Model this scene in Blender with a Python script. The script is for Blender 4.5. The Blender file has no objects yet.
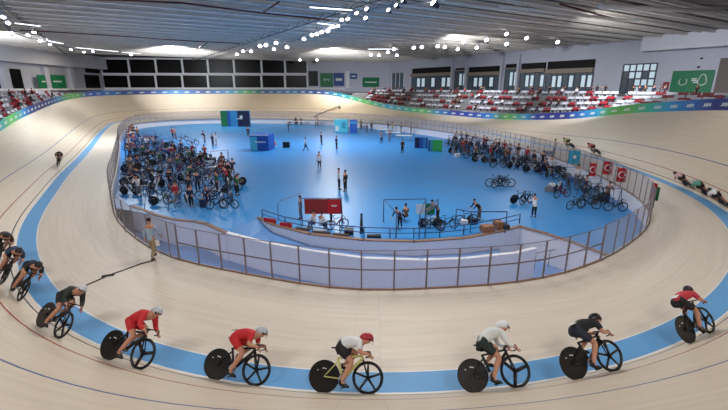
import bpy, bmesh, math, random
from math import sin, cos, radians as R, pi, atan2, hypot
from mathutils import Vector, Matrix
from mathutils.geometry import tessellate_polygon
C = bpy.context.scene
COL = C.collection
rnd = random.Random(7)

# ------------------------------------------------------------------ camera, world, light, exposure
FPX = 405.0
PITCH = math.atan(117 / FPX)
EYE = 6.5
cd = bpy.data.cameras.new('camera'); cam = bpy.data.objects.new('camera', cd); COL.objects.link(cam)
cam.location = (0, 0, EYE); cam.rotation_euler = (pi / 2 - PITCH, 0, 0)
cd.sensor_width = 36; cd.lens = FPX / 728 * 36; cd.clip_start = .05; cd.clip_end = 500
C.camera = cam
C.view_settings.view_transform = 'Standard'; C.view_settings.look = 'None'
C.view_settings.gamma = 1; C.view_settings.use_curve_mapping = False
C.view_settings.exposure = -0.08
W = bpy.data.worlds.new('world'); C.world = W; W.use_nodes = True
W.node_tree.nodes['Background'].inputs[0].default_value = (.75, .82, 1, 1)
W.node_tree.nodes['Background'].inputs[1].default_value = .25

def area(name, loc, sx, sy, power, color=(1, .97, .93), target=None):
    l = bpy.data.lights.new(name, 'AREA'); l.shape = 'RECTANGLE'; l.size = sx; l.size_y = sy
    l.energy = power; l.color = color
    o = bpy.data.objects.new(name, l); COL.objects.link(o); o.location = loc
    if target:
        o.rotation_euler = (Vector(target) - Vector(loc)).to_track_quat('-Z', 'Y').to_euler()
    return o
# unseen area lights added over the near half, strip lamps over the far half
for lx, ly, s, pw in ((-12, 2, 5, 1200), (6, -3, 5, 1200), (20, 8, 5, 620), (-22, 20, 5, 1000), (2, 22, 6, 2500), (26, 28, 5, 450)):
    area('added_near_light', (lx, ly, 14.3), s, s, pw, (1, .95, .91))
for lx, ly, pw in ((-30, 52, 4000), (-52, 72, 1200), (-4, 56, 4500), (-30, 82, 3300), (22, 58, 1100), (-8, 92, 2100), (36, 50, 900), (-62, 96, 1200), (-45, 40, 700)):
    area('ceiling_strip_lamp', (lx, ly, 14.2), 3.2, .35, pw, (.92, .96, 1) if ly < 80 else (1, .9, .74))
# area lights added to brighten the hall walls, no fixtures of the hall
for p_, t_, pw in (((-38, 84, 13), (-47, 118, 5), 1700), ((-8, 88, 13), (0, 123, 5), 1500), ((12, 66, 13), (30, 90, 4), 1400), ((22, 46, 13), (48, 64, 2), 1500), ((-52, 62, 13), (-74, 88, 6), 600), ((38, 28, 13), (64, 40, 2), 900)):
    area('added_wall_light', p_, 1.2, .6, pw, (.93, .96, 1), t_).data.spread = R(84)

# ------------------------------------------------------------------ materials
MATS = {}
def srgb(c):
    return tuple(((v / 255 / 12.92) if v / 255 <= .04045 else ((v / 255 + .055) / 1.055) ** 2.4) for v in c) + (1,)
def mat(name, rgb=(128, 128, 128), rough=.6, metal=0, noise=0, scale=8, emit=0, spec=.5, alpha=1, objcol=False):
    if name in MATS: return MATS[name]
    m = bpy.data.materials.new(name); m.use_nodes = True; nt = m.node_tree; b = nt.nodes['Principled BSDF']
    col = srgb(rgb)
    b.inputs['Base Color'].default_value = col; b.inputs['Roughness'].default_value = rough
    b.inputs['Metallic'].default_value = metal; b.inputs['Specular IOR Level'].default_value = spec
    if alpha < 1: b.inputs['Alpha'].default_value = alpha
    if emit:
        b.inputs['Emission Color'].default_value = col; b.inputs['Emission Strength'].default_value = emit
    tc = nt.nodes.new('ShaderNodeTexCoord')
    nz = nt.nodes.new('ShaderNodeTexNoise'); nz.inputs['Scale'].default_value = scale; nz.inputs['Detail'].default_value = 4
    nt.links.new(tc.outputs['Object'], nz.inputs['Vector'])
    mr = nt.nodes.new('ShaderNodeMapRange'); mr.inputs[3].default_value = 1 - noise; mr.inputs[4].default_value = 1 + noise
    nt.links.new(nz.outputs['Fac'], mr.inputs[0])
    mx = nt.nodes.new('ShaderNodeMix'); mx.data_type = 'RGBA'; mx.blend_type = 'MULTIPLY'; mx.inputs[0].default_value = 1
    if objcol:
        oi = nt.nodes.new('ShaderNodeObjectInfo'); nt.links.new(oi.outputs['Color'], mx.inputs[6])
    else:
        mx.inputs[6].default_value = col
    nt.links.new(mr.outputs[0], mx.inputs[7]); nt.links.new(mx.outputs[2], b.inputs['Base Color'])
    if emit: m.cycles.emission_sampling = 'NONE'
    MATS[name] = m; return m

def wood(name, rgb, rough=.42):
    """pale strip boards: UV u runs along the boards, v across them (metres)"""
    m = bpy.data.materials.new(name); m.use_nodes = True; nt = m.node_tree; b = nt.nodes['Principled BSDF']
    b.inputs['Roughness'].default_value = rough; b.inputs['Specular IOR Level'].default_value = .35
    uv = nt.nodes.new('ShaderNodeUVMap')
    sep = nt.nodes.new('ShaderNodeSeparateXYZ'); nt.links.new(uv.outputs[0], sep.inputs[0])
    def math_(op, a, v):
        n = nt.nodes.new('ShaderNodeMath'); n.operation = op
        nt.links.new(a, n.inputs[0])
        if isinstance(v, (int, float)): n.inputs[1].default_value = v
        else: nt.links.new(v, n.inputs[1])
        return n.outputs[0]
    row = math_('FLOOR', math_('MULTIPLY', sep.outputs[1], 11), 0)
    seg = math_('FLOOR', math_('ADD', math_('MULTIPLY', sep.outputs[0], .22), math_('MULTIPLY', row, .37)), 0)
    cb = nt.nodes.new('ShaderNodeCombineXYZ'); nt.links.new(row, cb.inputs[0]); nt.links.new(seg, cb.inputs[1])
    wn = nt.nodes.new('ShaderNodeTexWhiteNoise'); nt.links.new(cb.outputs[0], wn.inputs['Vector'])
    mp = nt.nodes.new('ShaderNodeMapping'); mp.inputs['Scale'].default_value = (.35, 6, 1); nt.links.new(uv.outputs[0], mp.inputs[0])
    nz = nt.nodes.new('ShaderNodeTexNoise'); nz.inputs['Scale'].default_value = 1.2; nz.inputs['Detail'].default_value = 5
    nt.links.new(mp.outputs[0], nz.inputs['Vector'])
    f = math_('ADD', math_('MULTIPLY', wn.outputs[0], .35), math_('MULTIPLY', nz.outputs['Fac'], 1.1))
    # joints: a dark hairline between the panels every 5 m
    fr = math_('FRACT', math_('MULTIPLY', sep.outputs[0], .2), 0)
    jt = math_('LESS_THAN', fr, .004)
    f2 = math_('SUBTRACT', f, math_('MULTIPLY', jt, .6))
    cr = nt.nodes.new('ShaderNodeMapRange'); cr.inputs[1].default_value = 0; cr.inputs[2].default_value = 1.4
    cr.inputs[3].default_value = .84; cr.inputs[4].default_value = 1.12
    nt.links.new(f2, cr.inputs[0])
    mx = nt.nodes.new('ShaderNodeMix'); mx.data_type = 'RGBA'; mx.blend_type = 'MULTIPLY'; mx.inputs[0].default_value = 1
    mx.inputs[6].default_value = srgb(rgb); nt.links.new(cr.outputs[0], mx.inputs[7])
    nt.links.new(mx.outputs[2], b.inputs['Base Color'])
    MATS[name] = m; return m

def glass(name, rgb, a, rough=.15):
    m = bpy.data.materials.new(name); m.use_nodes = True; nt = m.node_tree; b = nt.nodes['Principled BSDF']
    b.inputs['Base Color'].default_value = srgb(rgb); b.inputs['Roughness'].default_value = rough
    tr = nt.nodes.new('ShaderNodeBsdfTransparent'); mix = nt.nodes.new('ShaderNodeMixShader'); mix.inputs[0].default_value = a
    nt.links.new(tr.outputs[0], mix.inputs[1]); nt.links.new(b.outputs[0], mix.inputs[2])
    nt.links.new(mix.outputs[0], nt.nodes['Material Output'].inputs[0])
    MATS[name] = m; return m

mat('track_line_black', (45, 42, 42)); mat('track_line_red', (150, 60, 60)); mat('track_line_blue', (70, 90, 140))
wood('track_wood', (215, 200, 179)); wood('apron_wood', (214, 204, 190))
mat('blue_band', (96, 160, 214), .55, noise=.08, scale=2); mat('white_edge', (225, 225, 225), .5)
mat('infield_blue', (52, 137, 206), .38, noise=.05, scale=.5, spec=.5)
mat('pit_white', (226, 228, 240), .5, noise=.04); mat('pit_blue', (92, 140, 200), .5, noise=.06)
mat('brown_coping', (140, 110, 92), .6, noise=.2); mat('steel_post', (120, 108, 110), .45, .3)
mat('wall_white', (198, 200, 214), .7, noise=.03, scale=.6); mat('wall_grey', (190, 192, 204), .7, noise=.05, scale=.6)
mat('bulkhead_grey', (220, 221, 230), .7, noise=.03)
mat('frame_white', (240, 241, 246), .5); mat('black_glass', (6, 7, 9), .35, spec=.15)
mat('fascia_beige', (150, 138, 124), .6, noise=.1); mat('pane_lit', (190, 210, 222), .3, emit=.55); mat('pane_grey', (92, 104, 116), .25)
mat('dark_void', (20, 18, 20), .8); mat('green_sign', (22, 120, 78), .5, noise=.04); mat('sign_white', (225, 235, 230), .6)
mat('blue_sign', (50, 80, 150), .5); mat('red_plate', (150, 50, 55), .5); mat('brown_panel', (110, 98, 92), .6)
mat('deck_grey', (158, 150, 142), .7, noise=.3, scale=.35); mat('beam_grey', (250, 244, 236), .6, noise=.15, scale=1.2); mat('truss_grey', (120, 118, 116), .6)
mat('red_pipe', (110, 48, 42), .5); mat('truss_alu', (165, 170, 182), .4, .5); mat('lamp_body', (70, 72, 80), .5)
mat('lamp_glow', (255, 255, 255), emit=9); mat('strip_glow', (240, 246, 255), emit=3)
mat('seat_white', (192, 192, 200), .5); mat('seat_red', (142, 30, 44), .5); mat('concrete', (120, 118, 122), .8, noise=.15, scale=2)
mat('step_grey', (96, 94, 100), .8, noise=.15, scale=2)
mat('skin', (196, 142, 116), .6); mat('cloth', objcol=True, rough=.75); mat('hair', objcol=True, rough=.7)
mat('carbon', (16, 16, 18), .3, spec=.5); mat('tyre', (14, 14, 15), .6); mat('rubber', (22, 22, 24), .7)
mat('paint', objcol=True, rough=.35); mat('silver', (190, 192, 198), .3, .8); mat('visor', (25, 25, 32), .15)
mat('white_mark', (225, 225, 225), .5); mat('black_plastic', (24, 24, 27), .5); mat('wood_crate', (150, 105, 75), .6, noise=.2)
mat('metal_blue', (60, 85, 130), .4, .3)
glass('fence_glass', (190, 194, 222), .15); glass('fence_mesh', (170, 168, 178), .26, .5)

# ------------------------------------------------------------------ helpers
def at(x, y, z=0.0):
    X = (x - 364) / FPX; Y = -(y - 205) / FPX
    d = (X, cos(PITCH) + Y * sin(PITCH), -sin(PITCH) + Y * cos(PITCH))
    t = (z - EYE) / d[2]
    return Vector((d[0] * t, d[1] * t, z))
def pxm(p):
    """pixels per metre at a place"""
    return FPX / (p.y * cos(PITCH) - (p.z - EYE) * sin(PITCH))
class MB:
    def __init__(s, mats): s.bm = bmesh.new(); s.m = [MATS[k] for k in mats]; s.names = list(mats)
    def idx(s, k): return s.names.index(k) if k else 0
    def face(s, pts, k=None):
        f = s.bm.faces.new([s.bm.verts.new(p) for p in pts]); f.material_index = s.idx(k); return f
    def box(s, c, size, k=None, M=None):
        c = Vector(c); h = Vector(size) / 2; vs = []
        for x in (-1, 1):
            for y in (-1, 1):
                for z in (-1, 1):
                    v = Vector((x * h.x, y * h.y, z * h.z))
                    v = (M @ v if M else v) + c; vs.append(s.bm.verts.new(v))
        for q in ((0, 1, 3, 2), (4, 6, 7, 5), (0, 4, 5, 1), (2, 3, 7, 6), (0, 2, 6, 4), (1, 5, 7, 3)):
            s.bm.faces.new([vs[i] for i in q]).material_index = s.idx(k)
        return s
    def bar(s, a, b, w, h, k=None):
        a = Vector(a); b = Vector(b); d = b - a
        q = d.to_track_quat('X', 'Z').to_matrix()
        return s.box((a + b) / 2, (d.length, w, h), k, q)
    def tube(s, pts, r, k=None, n=6, closed=False, cap=True):
        pts = [Vector(p) for p in pts]; rs = r if isinstance(r, (list, tuple)) else [r] * len(pts); rings = []
        N = len(pts)
        for i, p in enumerate(pts):
            a = pts[i - 1] if (i > 0 or closed) else p
            b = pts[(i + 1) % N] if (i < N - 1 or closed) else p
            t = (b - a).normalized() if (b - a).length > 1e-9 else Vector((0, 0, 1))
            up = Vector((0, 0, 1)) if abs(t.z) < .95 else Vector((0, 1, 0))
            x = t.cross(up).normalized(); y = x.cross(t)
            rings.append([s.bm.verts.new(p + (x * cos(2 * pi * j / n) + y * sin(2 * pi * j / n)) * rs[i]) for j in range(n)])
        mi = s.idx(k)
        for i in range(N if closed else N - 1):
            A = rings[i]; B = rings[(i + 1) % N]
            for j in range(n):
                f = s.bm.faces.new((A[j], A[(j + 1) % n], B[(j + 1) % n], B[j])); f.material_index = mi; f.smooth = True
        if cap and not closed:
            s.bm.faces.new(rings[0][::-1]).material_index = mi; s.bm.faces.new(rings[-1]).material_index = mi
        return s
    def disc(s, c, axis, r0, r1, th, k=None, n=24):
        """ring / disc of thickness th about axis"""
        c = Vector(c); ax = Vector(axis).normalized(); up = Vector((0, 0, 1)) if abs(ax.z) < .9 else Vector((1, 0, 0))
        x = ax.cross(up).normalized(); y = ax.cross(x); mi = s.idx(k); prof = [(r0, -th / 2), (r1, -th / 2), (r1, th / 2), (r0, th / 2)]
        rings = [[s.bm.verts.new(c + (x * cos(2 * pi * j / n) + y * sin(2 * pi * j / n)) * r + ax * h) for j in range(n)] for r, h in prof]
        for a in range(4 if r0 > 1e-4 else 3):
            A = rings[a]; B = rings[(a + 1) % 4]
            for j in range(n):
                f = s.bm.faces.new((A[j], A[(j + 1) % n], B[(j + 1) % n], B[j])); f.material_index = mi
        return s
    def ball(s, c, r, k=None, M=None, u=12, v=8):
        geo = bmesh.ops.create_uvsphere(s.bm, u_segments=u, v_segments=v, radius=1)
        rr = Vector(r) if not isinstance(r, (int, float)) else Vector((r, r, r)); mi = s.idx(k)
        for vt in geo['verts']:
            q = Vector((vt.co.x * rr.x, vt.co.y * rr.y, vt.co.z * rr.z)); vt.co = (M @ q if M else q) + Vector(c)
            for f in vt.link_faces: f.material_index = mi; f.smooth = True
        return s
    def mesh(s, name):
        bmesh.ops.recalc_face_normals(s.bm, faces=s.bm.faces)
        me = bpy.data.meshes.new(name); s.bm.to_mesh(me); s.bm.free()
        for m in s.m: me.materials.append(m)
        return me
    def obj(s, name, parent=None, loc=None): return link(name, s.mesh(name), parent, loc)
def link(name, data, parent=None, loc=None):
    o = bpy.data.objects.new(name, data); COL.objects.link(o)
    if parent: o.parent = parent
    if loc is not None: o.location = loc
    return o
def tag(o, label, cat, group=None, kind=None):
    o['label'] = label; o['category'] = cat
    if group: o['group'] = group
    if kind: o['kind'] = kind
    return o
def struct(o, label=None, cat=None):
    o['kind'] = 'structure'
    if label: o['label'] = label
    if cat: o['category'] = cat
    return o
def dup(root, loc=None, rot=None, scale=None):
    def rec(o, par):
        c = o.copy(); COL.objects.link(c); c.parent = par
        for ch in kids(o): rec(ch, c)
        return c
    r = rec(root, None)
    if loc is not None: r.location = loc
    if rot is not None: r.rotation_euler = (0, 0, rot)
    if scale is not None: r.scale = (scale,) * 3
    for k in ('label', 'category', 'group'):
        if k in r and k != 'category': del r[k]
    return r
KIDS = {}
def kids(o):
    return [c for c in bpy.data.objects if c.parent == o] if o.name not in KIDS else KIDS[o.name]
def skin(name, verts, edges, radii, mats, root=0, sub=1, extra=None):
    """one continuous tapered figure grown over a skeleton"""
    me = bpy.data.meshes.new(name + '_cage'); me.from_pydata([tuple(v) for v in verts], edges, [])
    o = bpy.data.objects.new(name + '_cage', me); COL.objects.link(o)
    mod = o.modifiers.new('s', 'SKIN'); mod.use_smooth_shade = True
    sv = me.skin_vertices[0].data
    for i, r in enumerate(radii):
        sv[i].radius = (r, r) if isinstance(r, (int, float)) else r
        sv[i].use_root = (i == root)
    if sub:
        sd = o.modifiers.new('d', 'SUBSURF'); sd.levels = sub; sd.render_levels = sub
    dg = bpy.context.evaluated_depsgraph_get(); dg.update()
    out = bpy.data.meshes.new_from_object(o.evaluated_get(dg)); out.name = name
    bpy.data.objects.remove(o); bpy.data.meshes.remove(me)
    out.materials.clear()
    for k in mats: out.materials.append(MATS[k])
    for p in out.polygons: p.use_smooth = True; p.material_index = 0
    if extra:
        bm = bmesh.new(); bm.from_mesh(out); mb = MB(mats); mb.bm.free(); mb.bm = bm; extra(mb)
        bm.to_mesh(out); bm.free()
    return out
def chains(*cs):
    """chains of (point, radius) sharing points -> verts, edges, radii"""
    V, E, Rr = [], [], []; key = {}
    for c in cs:
        prev = None
        for p, r in c:
            k = tuple(round(v, 4) for v in p)
            if k not in key: key[k] = len(V); V.append(p); Rr.append(r)
            if prev is not None and (prev, key[k]) not in E: E.append((prev, key[k]))
            prev = key[k]
    return V, E, Rr

# ------------------------------------------------------------------ the track plan (metres, camera above the origin)
CTRL = [(0.4,8.0),(4.0,8.4),(6.8,9.3),(8.9,10.2),(10.8,11.5),(12.5,12.8),(15.5,15.6),(17.9,18.9),(19.4,21.7),(20.6,25),(21.4,28.7),(21.9,33.3),(22.1,40.3),(21,47.4),(19.4,56.5),(15.8,67),(9.5,77.5),(-1,88.5),(-13,96),(-27,99.5),(-40,97.5),(-48,90),(-48,80),(-44.5,72),(-38.4,60.1),(-32.2,48.7),(-26.8,38.5),(-23,31),(-19.4,24.6),(-17.6,21.3),(-15.9,18.6),(-14.1,16.2),(-12.2,14.1),(-10.2,12),(-8.1,10.5),(-5.6,9.2),(-2.6,8.3)]
def spline(c, n, closed=True):
    out = []; N = len(c)
    for i in range(N if closed else N - 1):
        g = (lambda j: Vector(c[j % N])) if closed else (lambda j: Vector(c[max(0, min(N - 1, j))]))
        p0, p1, p2, p3 = g(i - 1), g(i), g(i + 1), g(i + 2)
        for k in range(24):
            t = k / 24
            out.append(.5 * (2 * p1 + (p2 - p0) * t + (2 * p0 - 5 * p1 + 4 * p2 - p3) * t * t + (-p0 + 3 * p1 - 3 * p2 + p3) * t ** 3))
    if closed: out.append(out[0])
    else: out.append(Vector(c[-1]))
    d = [0]
    for a, b in zip(out, out[1:]): d.append(d[-1] + (b - a).length)
    res = []; j = 0; m = n if closed else n - 1
    for i in range(n):
        s = d[-1] * i / m
        while j < len(d) - 2 and d[j + 1] < s: j += 1
        t = (s - d[j]) / max(1e-9, d[j + 1] - d[j]); res.append(out[j].lerp(out[j + 1], t))
    return res
NP = 400
BAND = spline(CTRL, NP)
for _ in range(30):
    BAND = [(BAND[i - 1] + 2 * BAND[i] + BAND[(i + 1) % NP]) / 4 for i in range(NP)]
def nrm(c):
    out = []
    for i in range(len(c)):
        t = c[(i + 1) % len(c)] - c[i - 1]; out.append(Vector((t.y, -t.x)).normalized())
    return out
NOR = nrm(BAND); BW = .75
DAT = [BAND[i] + NOR[i] * BW for i in range(NP)]
TH = [(0,35),(8,37),(16,39),(24,42),(40,45),(56,44.5),(64,40.5),(72,35.5),(80,29),(88,23),(96,18),(104,14.5),(112,12),(120,11),(136,12),(144,13),(152,16),(160,22),(168,34),(176,45),(184,47.5),(216,47),(232,47),(248,45.5),(256,43),(264,40.5),(272,38.5),(280,36.5),(288,33.5),(296,30.5),(304,28),(312,25),(320,20),(330,15.5),(340,14),(352,16),(362,19),(372,23),(380,26),(388,29),(394,31),(400,35)]
def theta(i):
    i = i % NP
    for (a, x), (b, y) in zip(TH, TH[1:]):
        if a <= i <= b: return R(x + (y - x) * (i - a) / (b - a))
TT = [theta(i) for i in range(NP)]
for _ in range(6): TT = [(TT[i - 1] + 2 * TT[i] + TT[(i + 1) % NP]) / 4 for i in range(NP)]
def frac(arr, i):
    a = int(math.floor(i)); t = i - a; return arr[a % NP] * (1 - t) + arr[(a + 1) % NP] * t
def tp(i, w, h=0.0):
    """point on the banked track: arc index, metres up the boards from the datum, height above the boards"""
    th = frac(TT, i); d = frac(DAT, i); n = frac(NOR, i).normalized()
    q = d + n * (w * cos(th) - h * sin(th)); return Vector((q.x, q.y, w * sin(th) + h * cos(th)))
def find(px, py, lo=0, hi=400):
    """arc index and offset of the place on the track seen at a pixel"""
    best = None
    def proj(p):
        z = p.z - EYE; Z = p.y * cos(PITCH) - z * sin(PITCH)
        if Z < .5: return None
        return 364 + FPX * p.x / Z, 205 - FPX * (p.y * sin(PITCH) + z * cos(PITCH)) / Z
    for k in range(int(lo * 4), int(hi * 4)):
        for w in (-.3, 0, .2, .4, .6, .8, 1.1, 1.5, 2, 2.6):
            q = proj(tp(k / 4, w))
            if q:
                e = hypot(q[0] - px, q[1] - py)
                if best is None or e < best[0]: best = (e, k / 4, w)
    return best[1], best[2]

def ring_mesh(name, rows, mats, matof, uvw=None):
    """rows[r][i] -> closed ring surface, with board UVs"""
    me = bpy.data.meshes.new(name); n = len(rows[0]); V = [tuple(p) for r in rows for p in r]; F = []; MI = []
    for r in range(len(rows) - 1):
        for i in range(n):
            j = (i + 1) % n; F.append((r * n + i, r * n + j, (r + 1) * n + j, (r + 1) * n + i)); MI.append(matof(r))
    me.from_pydata(V, [], F)
    for k in mats: me.materials.append(MATS[k])
    uv = me.uv_layers.new(name='UVMap')
    for f, poly in enumerate(me.polygons):
        poly.material_index = MI[f]; poly.use_smooth = True; r, i = divmod(f, n)
        cs = ((i, r), (i + 1, r), (i + 1, r + 1), (i, r + 1))
        for li, (a, b) in zip(poly.loop_indices, cs): uv.data[li].uv = (a * .627, uvw[b] if uvw else b)
    return me
WS = [0, .17, .215, .86, .91, 2.42, 2.48, 3.2, 4.2, 5.2, 6.2, 7.0]
LM = {1: 1, 3: 2, 5: 3}
o = link('floor_track', ring_mesh('floor_track', [[tp(i, w) for i in range(NP)] for w in WS], ['track_wood', 'track_line_black', 'track_line_red', 'track_line_blue'], lambda r: LM.get(r, 0), WS))
struct(o, 'pale banked timber cycling track with painted lines', 'track')
o = link('floor_blue_band', ring_mesh('floor_blue_band', [[Vector((*(BAND[i] + NOR[i] * s), 0)) for i in range(NP)] for s in (0, .04, BW - .04, BW)], ['blue_band', 'white_edge'], lambda r: 0 if r == 1 else 1, [0, .04, .7, .75]))
struct(o, 'light blue band along the foot of the track', 'track')

# fence line between apron and infield
FENCE = [(-41,71.5),(-39,67),(-33.5,56),(-27.4,45.3),(-20.0,32),(-17.1,26.6),(-14.7,22.7),(-12.5,19.5),(-9.9,16.7),(-8.1,15.2),(-6.9,14.5),(-5.0,13.7),(-3.4,13.1),(-1.7,12.5),(0.0,12.2),(1.5,12.25),(2.8,12.4),(3.8,12.5),(5.5,12.8),(7.3,13.5),(8.9,14.4),(9.8,15.0),(11.6,16.5),(13.7,18.5),(15.5,21.0),(16.8,24),(17.6,27.5),(18.1,31),(18.4,36),(18.2,42),(17.2,48),(15.8,55),(13.0,62),(9.2,69),(4,76),(-2,81.5),(-9,86.5),(-17,89.8),(-26,91.2),(-34,90.6),(-39.5,87.5),(-42.4,82.5),(-42.8,77)]
FL = spline(FENCE, NP)
for _ in range(4): FL = [(FL[i - 1] + 2 * FL[i] + FL[(i + 1) % NP]) / 4 for i in range(NP)]
FN = nrm(FL)
# apron: from the fence out to the band; the nearest fence vertex is matched to each band vertex
near_f = []
k0 = min(range(NP), key=lambda k: (FL[k] - BAND[0]).length)
k = k0
for i in range(NP):
    while (FL[(k + 1) % NP] - BAND[i]).length < (FL[k % NP] - BAND[i]).length: k += 1
    near_f.append(FL[k % NP].copy())
for _ in range(3): near_f = [(near_f[i - 1] + 2 * near_f[i] + near_f[(i + 1) % NP]) / 4 for i in range(NP)]
rows = [[Vector((*near_f[i].lerp(BAND[i], t), 0)) for i in range(NP)] for t in (-.03, .33, .66, 1)]
o = link('floor_apron', ring_mesh('floor_apron', rows, ['apron_wood'], lambda r: 0, [0, 1.4, 2.8, 4.2]))
struct(o, 'pale flat apron between blue band and fence', 'floor')

# ------------------------------------------------------------------ infield, pit and ramp
ZI, ZP = -1.0, -2.6
def poly_obj(name, pts, z, m):
    P = [Vector((p[0], p[1], z)) for p in pts]; me = bpy.data.meshes.new(name)
    me.from_pydata([tuple(p) for p in P], [], [tuple(t) for t in tessellate_polygon([P])]); me.materials.append(MATS[m])
    bm = bmesh.new(); bm.from_mesh(me)
    for f in bm.faces:
        if (f.normal.z < 0) == (z < 5): f.normal_flip()
    bm.to_mesh(me); bm.free(); return link(name, me)
E_L = [at(131, 205.5, ZI), at(156, 215, ZI), at(174, 219.5, ZI), at(195, 221.5, ZI), at(207, 224, ZI), at(226, 233, ZI)]
E_R = [at(258.5, 217.6, ZI), at(274, 225, ZI), at(310, 234, ZI), at(364, 240, ZI), at(414, 241.5, ZI), at(464.5, 238, ZI), at(500, 231.5, ZI), at(520, 226.5, ZI), at(546, 233.5, ZI), at(575, 243, ZI), at(609, 256, ZI)]
fi = lambda p: min(range(NP), key=lambda k: (FL[k] - Vector((p[0], p[1]))).length)
a, b = fi(E_L[0]), fi(E_R[-1])            # fence runs counterclockwise: b ... far side ... a
ks = list(range(b, a + 1)) if b <= a else list(range(b, NP)) + list(range(0, a + 1))
gate_l = at(232, 214, ZI); 
infield = [E_L[i] for i in range(1, len(E_L))] + E_R[:-1] + [Vector((*FL[k], ZI)) for k in ks]
o = poly_obj('floor_infield', infield, ZI, 'infield_blue'); struct(o, 'bright blue infield floor inside the fence', 'floor')
pk = list(range(a, NP)) + list(range(0, b + 1)) if a > b else list(range(a, b + 1))
o = poly_obj('floor_pit', [Vector((*FL[k], ZP)) for k in range(0, NP, 2)], ZP, 'pit_blue')
struct(o, 'blue floor of the sunken access way', 'floor')
# retaining wall under the fence
mb = MB(['pit_white'])
for k in range(NP):
    A, B = FL[k], FL[(k + 1) % NP]; mb.face([(A.x, A.y, ZP), (B.x, B.y, ZP), (B.x, B.y, 0.0), (A.x, A.y, 0.0)])
o = mb.obj('wall_retaining'); struct(o, 'white retaining wall around the infield', 'wall')
def wall_strip(name, pts, z0, z1, th, m, cap=None, caph=.06):
    mb = MB([m] + ([cap] if cap else []))
    for p, q in zip(pts, pts[1:]):
        p, q = Vector((p[0], p[1])), Vector((q[0], q[1])); c = (p + q) / 2; d = q - p
        M = Matrix.Rotation(atan2(d.y, d.x), 3, 'Z')
        mb.box((c.x, c.y, (z0 + z1) / 2), (d.length + th * .3, th, z1 - z0), m, M)
        if cap: mb.box((c.x, c.y, z1 + caph / 2), (d.length + th * .5, th * 1.5, caph), cap, M)
    return mb.obj(name)
o = wall_strip('wall_infield_left', E_L, ZP, ZI - .02, .16, 'pit_white', 'brown_coping'); struct(o)
o = wall_strip('wall_infield_right', E_R, ZP, ZI - .02, .16, 'pit_white', 'brown_coping'); struct(o)
RW = [at(226.5, 232.5, ZI), at(240, 236, ZI), at(265, 242.5, ZI), at(313, 251, ZI), at(364, 258, ZI), at(422, 260, ZI), at(464.5, 258.5, ZI), at(515, 253, ZI), at(535, 248, ZI)]
o = wall_strip('wall_ramp', RW, ZP, ZI - .02, .14, 'pit_white', 'frame_white', .05); struct(o, 'white parapet wall of the ramp', 'wall')
mb = MB(['pit_blue'])
rp = [E_R[0], E_R[0].lerp(E_R[1], .5), E_R[1], E_R[2], E_R[3], E_R[4], E_R[5], E_R[6]]; rq = [E_L[-1], RW[0].lerp(RW[2], .5), RW[2], RW[3], RW[4], RW[5], RW[6], RW[7]]
zz = [-1.0, -1.28, -1.45, -1.6, -1.68, -1.75, -1.82, -1.95]
for i in range(7):
    mb.face([(rp[i].x, rp[i].y, zz[i]), (rp[i + 1].x, rp[i + 1].y, zz[i + 1]), (rq[i + 1].x, rq[i + 1].y, zz[i + 1]), (rq[i].x, rq[i].y, zz[i])])
o = mb.obj('floor_ramp'); struct(o, 'blue ramp running down behind the white parapet', 'floor')
# handrail standing in the access way at its right
def rail(name, pts, h, label, nmid=1, m='steel_post', r=.022, posts=None, zs=None):
    """railing: top rail, middle rail and posts as parts"""
    e = link(name, None, None, pts[0]); base = Vector(pts[0])
    L = [Vector(p) - base for p in pts]
    mb = MB([m]); mb.tube([p + Vector((0, 0, h)) for p in L], r, n=6); mb.obj('top_rail', e)
    for k in range(nmid):
        mb = MB([m]); mb.tube([p + Vector((0, 0, h * (k + 1) / (nmid + 1))) for p in L], r * .8, n=5); mb.obj('middle_rail', e)
    for p in L:
        mb = MB([m]); mb.tube([p, p + Vector((0, 0, h))], r, n=6); mb.obj('post', e)
    tag(e, label, 'railing'); return e
rail('handrail', [at(534, 270, ZP), at(548, 267, ZP), at(562, 263, ZP), at(575, 257, ZP)], .95, 'grey steel handrail standing in the access way at right')
rail('handrail', [at(262, 219, ZI) + Vector((0, .12, .0)), at(285, 227, ZI) + Vector((0, .12, 0)), at(312, 232.5, ZI) + Vector((0, .12, 0)), at(340, 236, ZI) + Vector((0, .12, 0)), at(364, 238, ZI) + Vector((0, .12, 0)), at(390, 239, ZI) + Vector((0, .12, 0)), at(414, 239, ZI) + Vector((0, .12, 0)), at(440, 238, ZI) + Vector((0, .12, 0)), at(464, 235.5, ZI) + Vector((0, .12, 0)), at(500, 229, ZI) + Vector((0, .12, 0)), at(520, 224, ZI) + Vector((0, .12, 0))], .55, 'low dark blue rail along the near edge of the infield', 1, 'metal_blue', .03)

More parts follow.
